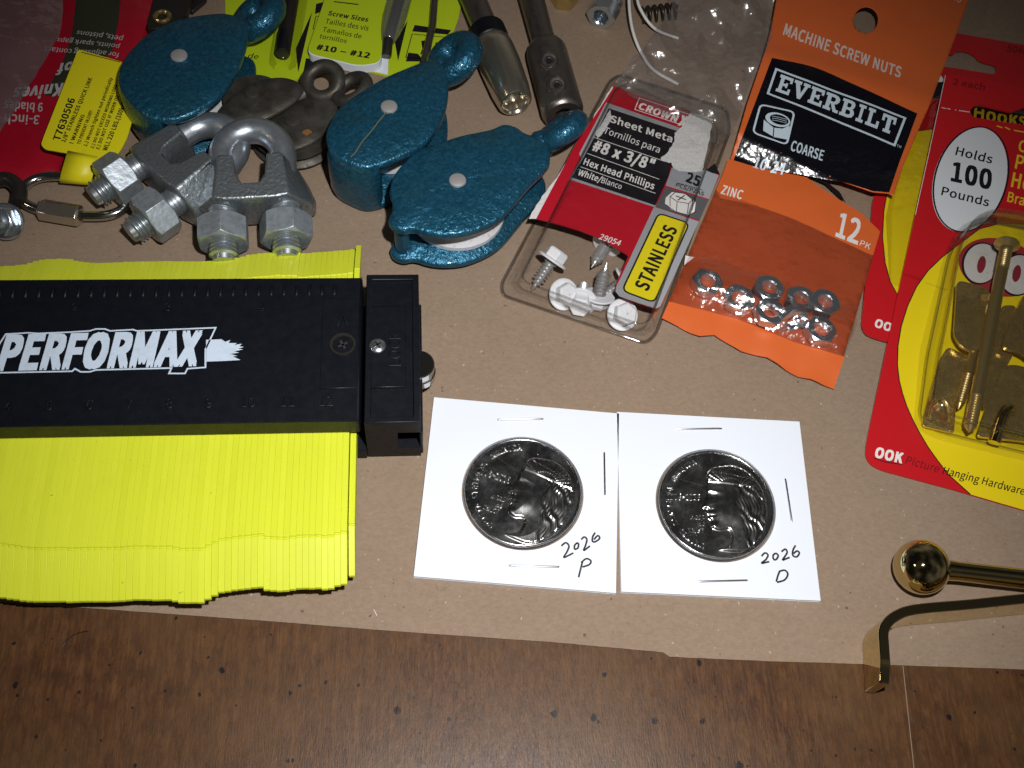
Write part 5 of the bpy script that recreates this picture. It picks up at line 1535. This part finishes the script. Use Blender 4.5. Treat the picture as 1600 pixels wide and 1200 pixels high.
def ctext(g, s_, bl, br, tl, bd=0, sh=0, up=.12):
    V, F = glyphs(s_, bd * 1.15, sh)
    x0, x1 = min(v.x for v in V), max(v.x for v in V)
    B, R, T_ = PC(*bl), PC(*br), PC(*tl)
    out = []
    for v in V:
        p = B + (R - B) * ((v.x - x0) / (x1 - x0)) + (T_ - B) * (v.y / CAP)
        out.append((p.x, p.y, hcard(p.x, p.y) + up + v.z))
    g.add(out, F)
yel = [(1620, 352), (1560, 350), (1530, 358), (1498, 382), (1472, 402), (1450, 423), (1432, 448), (1418, 478), (1408, 510), (1403, 540), (1402, 570), (1405, 595), (1410, 615), (1417, 636), (1426, 656), (1437, 677), (1450, 699), (1465, 720), (1482, 742), (1516, 772.5), (1600, 797), (1718, 827), (1740, 380)]
g = G(); cflat(g, yel, .05); part('yellow_panel', g, M['card_yellow'], fk, smooth=0, recalc=False)
g = G()
cstroke(g, yel[1:20], .3, .10, False)
ov = ellipse((1515, 281), 84, 56, math.radians(-73), 56)
cstroke(g, [(x + 2, y - .5) for x, y in ov], .55, .09)
ctext(g, 'Holds', (1492, 242), (1549, 256), (1495.5, 229.5), .012)
ctext(g, '100', (1485, 282), (1548, 296), (1488.5, 253.5), .028)
ctext(g, 'Pounds', (1470, 304.5), (1544, 323), (1473, 292), .012)
ctext(g, 'Hanging Hardware', (1472, 740.5), (1600, 774), (1474.5, 729), .006, .15)
part('black_lettering', g, M['ink_black'], fk, smooth=0, recalc=False)
g = G(); cflat(g, ov, .07); part('white_oval', g, M['pale_blue'] if False else mat('oval_white', (.66, .70, .74), .4), fk, smooth=0, recalc=False)
g = G(); ctext(g, 'Picture', (1414, 724), (1466, 739), (1417, 712.5), .006, .15); ctext(g, '2 each', (1488, 132), (1538, 141), (1490, 123), .006)
part('dark_lettering', g, M['ink_darkred'], fk, smooth=0, recalc=False)
g = G()
for s_, bl, br, tl, bd in (('Classic', (1590, 236), (1660, 252), (1593, 219), .015), ('Picture', (1585, 263), (1668, 283), (1589, 242), .015), ('Hooks', (1579, 291.5), (1652, 309), (1583, 270), .02), ('Brass', (1573, 315), (1617, 326), (1576, 300), .012)):
    ctext(g, s_, bl, br, tl, bd)
cstroke(g, [(1557, 197), (1566, 200)], .5, .12, False); cstroke(g, [(1570, 199), (1578, 203)], .5, .12, False); cstroke(g, [(1584, 204), (1600, 207)], .5, .12, False)
part('yellow_lettering', g, M['text_yellow'], fk, smooth=0, recalc=False)
g = G(); ctext(g, 'OOK', (1366, 714), (1409, 724), (1369, 699), .035, .05)
for a, b_ in (((1471, 168.5), (1478, 170)), ((1480, 170), (1485, 171)), ((1492, 172), (1494, 172.5)), ((1498, 173), (1515, 175.5))): cstroke(g, [a, b_], .3, .12, False)
cstroke(g, [(1477, 118), (1452, 236), (1430, 336)], .18, .10, False)
part('white_lettering', g, M['ink_white'], fk, smooth=0, recalc=False)
g = G()
cstroke(g, [(1366, 716), (1382, 722), (1409, 726)], .25, .13, False)
part('black_line', g, M['ink_black'], fk, smooth=0, recalc=False)
# big round logo on the card, under the blister
g = G(); cflat(g, ellipse((1562, 418), 66, 44, .28, 40), .11); part('logo_ground', g, mat('worn_logo_red', (.40, .02, .03), .45, var=(1.6, (.20, .05, .05), .5, .65)), fk, smooth=0, recalc=False)
g = G()
for c_ in ((1532, 412), (1590, 430)): cflat(g, ellipse(c_, 29.5, 33.5, .3, 40), .15)
part('logo_outline', g, M['ink_black'], fk, smooth=0, recalc=False)
g = G()
for c_ in ((1533, 412), (1591, 430)): cflat(g, ellipse(c_, 27, 31, .3, 40), .19)
part('logo_letter', g, mat('worn_logo_white', (.60, .59, .58), .5, var=(1.3, (.42, .30, .30), .62, .72)), fk, smooth=0, recalc=False)
g = G()
for c_ in ((1533, 414), (1588, 428)): cflat(g, ellipse(c_, 6.5, 13.5, .2, 28), .23)
part('logo_counter', g, mat('print_dull_red', (.24, .02, .035), .4), fk, smooth=0, recalc=False)
# blister
HB = 8.5
bl_ = [(1503, 362), (1540, 348), (1760, 392), (1720, 730), (1600, 708), (1470, 676), (1444, 664), (1436, 648), (1448, 560), (1482, 400)]
bo = rounded([(p.x, p.y) for p in PPC(bl_)], 4, 4)
bc = Vector(np.mean(np.array([tuple(p) for p in bo]), 0))
g = G()
def bring(off, up):
    out = []
    for p in bo:
        p = Vector(p); d_ = (bc - p); q = p + d_.normalized() * off if off < d_.length else bc
        out.append(Vector((q.x, q.y, hcard(q.x, q.y) + up)))
    return out
g.loft([bring(-2.6, .12), bring(0, .2), bring(.7, HB * .75), bring(1.4, HB), bring(5, HB + .2)], False)
topb = bring(5, HB + .2)
g.add([bc + Vector((0, 0, 0)) * 0 if False else Vector((bc.x, bc.y, hcard(bc.x, bc.y) + HB + .2))] + topb, [(0, i + 1, (i + 1) % len(topb) + 1) for i in range(len(topb))])
part('blister', g, M['blister'], fk, smooth=85)

g = G(); g.tube(bring(.9, HB - .3), .42, 8, True); part('blister_edge_glare', g, M['rim_clear'], fk, smooth=60)  # clear tube added along the blister shoulder to draw a glare line
g = G(); g.tube(bring(-.2, .45), .5, 8, True); part('blister_foot_glare', g, M['rim_clear'], fk, smooth=60)  # second added tube, for the glare line round the foot
# brass hooks and nails inside the blister
def hookpiece(t_, nm, outline, fz, thick=.8, r=1.0, m=None):
    pts = [PC(x, y, 4) for x, y in outline]
    g = G(); g.prism(rounded([Vector((p.x, p.y)) for p in pts], r, 5), -thick, 0, zf=lambda x, y: hcard(x, y) + fz(x, y))
    return part(nm, g, m or M['brass_satin'], t_, smooth=30, bevel=.18)
k1 = thing('picture_hook', 'brass picture hook at the left in the blister, rounded lower lip showing', 'picture hook', PC(1500, 520), 0, 'brass picture hooks')
ax = (PC(1530, 450) - PC(1480, 640)).normalized()
f_along = lambda p0: (lambda x, y: (Vector((x, y)) - Vector((p0.x, p0.y))).dot(Vector((ax.x, ax.y))))
s0 = f_along(PC(1515, 555, 4))
hookpiece(k1, 'front_lip', [(1491, 442), (1543, 456), (1537, 522), (1528, 552), (1512, 556), (1496, 548), (1484, 530), (1487, 490)], lambda x, y: 6.6 - .004 * (s0(x, y) - 8) ** 2, .9, 2.5, M['brass_satin'])
s1 = f_along(PC(1480, 580, 4))
hookpiece(k1, 'back_strip', [(1482, 540), (1508, 552), (1524, 560), (1500, 600), (1498, 640), (1496, 672), (1480, 668), (1445, 660), (1452, 630), (1460, 596), (1470, 560)], lambda x, y: 2.4 + .10 * max(0, s1(x, y)) ** 1.2 + .5 * math.cos(s1(x, y) * .22), .9, 1.5, M['brass_satin'])
g = G()
pts = smooth_open([PC(x, y, u) for x, y, u in [(1452, 655, 3.4), (1458, 632, 4.2), (1468, 622, 4.6), (1480, 632, 4.2), (1482, 660, 3.4)]], 5)
g.tube(pts, .6, 8); part('notch_edge', g, M['brass_satin'], k1, smooth=60)
k2 = thing('picture_hook', 'brass picture hook at the lower right in the blister, with a raised tongue', 'picture hook', PC(1580, 630), 0, 'brass picture hooks')
hookpiece(k2, 'back_strip', [(1568, 572), (1585, 570), (1625, 580), (1640, 700), (1600, 690), (1526, 682), (1540, 640)], lambda x, y: 4.2, 1.0, 1.5, M['brass_satin'])
g = G()
g.tube(smooth_open([PC(x, y, u) for x, y, u in [(1553, 692, 4.6), (1562, 664, 5.6), (1572, 642, 6.0), (1580, 640, 5.6)]], 5), [1.7] * 16, 12)
part('tongue', g, M['brass'], k2, smooth=60)
k3 = thing('picture_hook', 'brass picture hook at the upper right in the blister beside the long nail', 'picture hook', PC(1590, 500), 0, 'brass picture hooks')
hookpiece(k3, 'front_lip', [(1597, 462), (1640, 470), (1650, 590), (1610, 572), (1590, 556), (1562, 548), (1566, 530)], lambda x, y: 5.6, 1.0, 2.0, M['brass_satin'])
hookpiece(k3, 'back_strip', [(1568, 474), (1590, 474), (1592, 540), (1560, 600), (1540, 640), (1534, 600), (1548, 540)], lambda x, y: 3.0, 1.0, 1.5, M['brass_satin'])
def nail(label, a, b_, ha, hb, r):
    A, B = PC(*a, ha), PC(*b_, hb)
    t_ = thing('nail', label, 'nail', A, 0, 'brassed nails in the blister')
    d_ = (B - A).normalized(); ln_ = (B - A).length
    Mx_ = Matrix.Translation(A) @ d_.to_track_quat('Z', 'Y').to_matrix().to_4x4()
    pr = [(0, -.9), (r * 2.0, -.8), (r * 2.1, -.3), (r * 1.5, .4), (r * 1.05, 1.0)]
    zz_ = 2.0
    while zz_ < 9: pr += [(r * 1.05, zz_), (r * .95, zz_ + .35)]; zz_ += .7
    pr += [(r, 10), (r, ln_ - 12)]
    zz_ = ln_ - 11.5
    while zz_ < ln_ - 2.5: pr += [(r * 1.05, zz_), (r * .85, zz_ + .4)]; zz_ += .8
    pr += [(r * .9, ln_ - 1.8), (.1, ln_)]
    g = G(); g.lathe(pr, Mx_, 16); part('nail_shank', g, M['nail'], t_, smooth=35)
nail('long brassed nail lying on top across the blister', (1573, 384), (1514, 676), 8.4, 7.0, 1.75)
nail('brassed nail half hidden below the long one', (1545, 470), (1497, 640), 5.2, 4.4, 1.35)

# ---------------------------------------------------------------- brass ball rod and brass strip
t = thing('brass_ball_rod', 'polished brass rod ending in a round ball, on the brown paper', 'ball rod', P(1441, 890, ZP))
R_ = 6.9
c = P(1440, 886, ZP + R_)
g = G()
seg, rings = 64, 40
g.lathe([(max(.001, R_ * math.sin(math.pi * i / rings)), -R_ * math.cos(math.pi * i / rings)) for i in range(rings + 1)], Matrix.Translation(c), seg)
part('ball', g, M['brass'], t, smooth=80)
e_ = P(1640, 909, ZP + R_ - 1)
g = G(); d = (e_ - c).normalized()
g.tube([c + d * (R_ - .6), c + d * (R_ + 2), c + d * (R_ + 2.5), e_, e_ + d * 40], [2.7, 2.55, 2.5, 2.6, 2.6], 28)
part('rod', g, M['brass'], t, smooth=50)
t = thing('brass_strip', 'bent brass strip standing on edge over the paper edge, hooked end down', 'brass strip', P(1380, 1000, ZP))
HS = 11.5
path = [(1385, 1066), (1384, 1040), (1382, 1008), (1381, 990), (1384, 978), (1392, 968), (1404, 960), (1420, 954), (1450, 949.5), (1520, 943.5), (1600, 935), (1760, 920)]
pt = smooth_open([P(x, y, HS) for x, y in path], 6)
pt = [Vector((p.x, p.y, 0)) for p in pt]
n = len(pt)
th_ = 2.5
rings = []
for i, p in enumerate(pt):
    tn = (pt[min(i + 1, n - 1)] - pt[max(i - 1, 0)]).normalized()
    nn = Vector((-tn.y, tn.x, 0))
    z0 = ZP + .1
    z1_ = HS
    if i < 8: z1_ = HS - (7 - i) / 7 * 1.2; z0 = ZP + .05
    rings.append([p + nn * th_ / 2 + Vector((0, 0, z0)), p - nn * th_ / 2 + Vector((0, 0, z0)), p - nn * th_ / 2 + Vector((0, 0, z1_)), p + nn * th_ / 2 + Vector((0, 0, z1_))])
g = G(); g.loft(rings)
part('strip_body', g, M['brass'], t, smooth=35, bevel=.25)
# a fine hair on the wood and a few fibres on the paper
def hair(label, pts, z, r, m):
    g = G(); g.tube(smooth_open([P(x, y, z) for x, y in pts], 6), r, 6)
    o = part('hair' if m is M['ink_black'] else 'fibre', g, m, None, P(*pts[0], z), smooth=60)
    tag(o, label, 'hair' if m is M['ink_black'] else 'fibre')
hair('dark curved hair lying on the wood below the gauge', [(97, 1010), (108, 997), (122, 989), (137, 986)], .3, .09, M['ink_black'])
hair('pale curled fibre on the paper below the first coin holder', [(681, 912), (684, 921), (693, 922), (703, 914)], ZP + .1, .06, M['seam'])
hair('short pale fibre on the paper edge below the gauge', [(584, 952), (589, 962)], ZP + .1, .08, M['ink_white'])
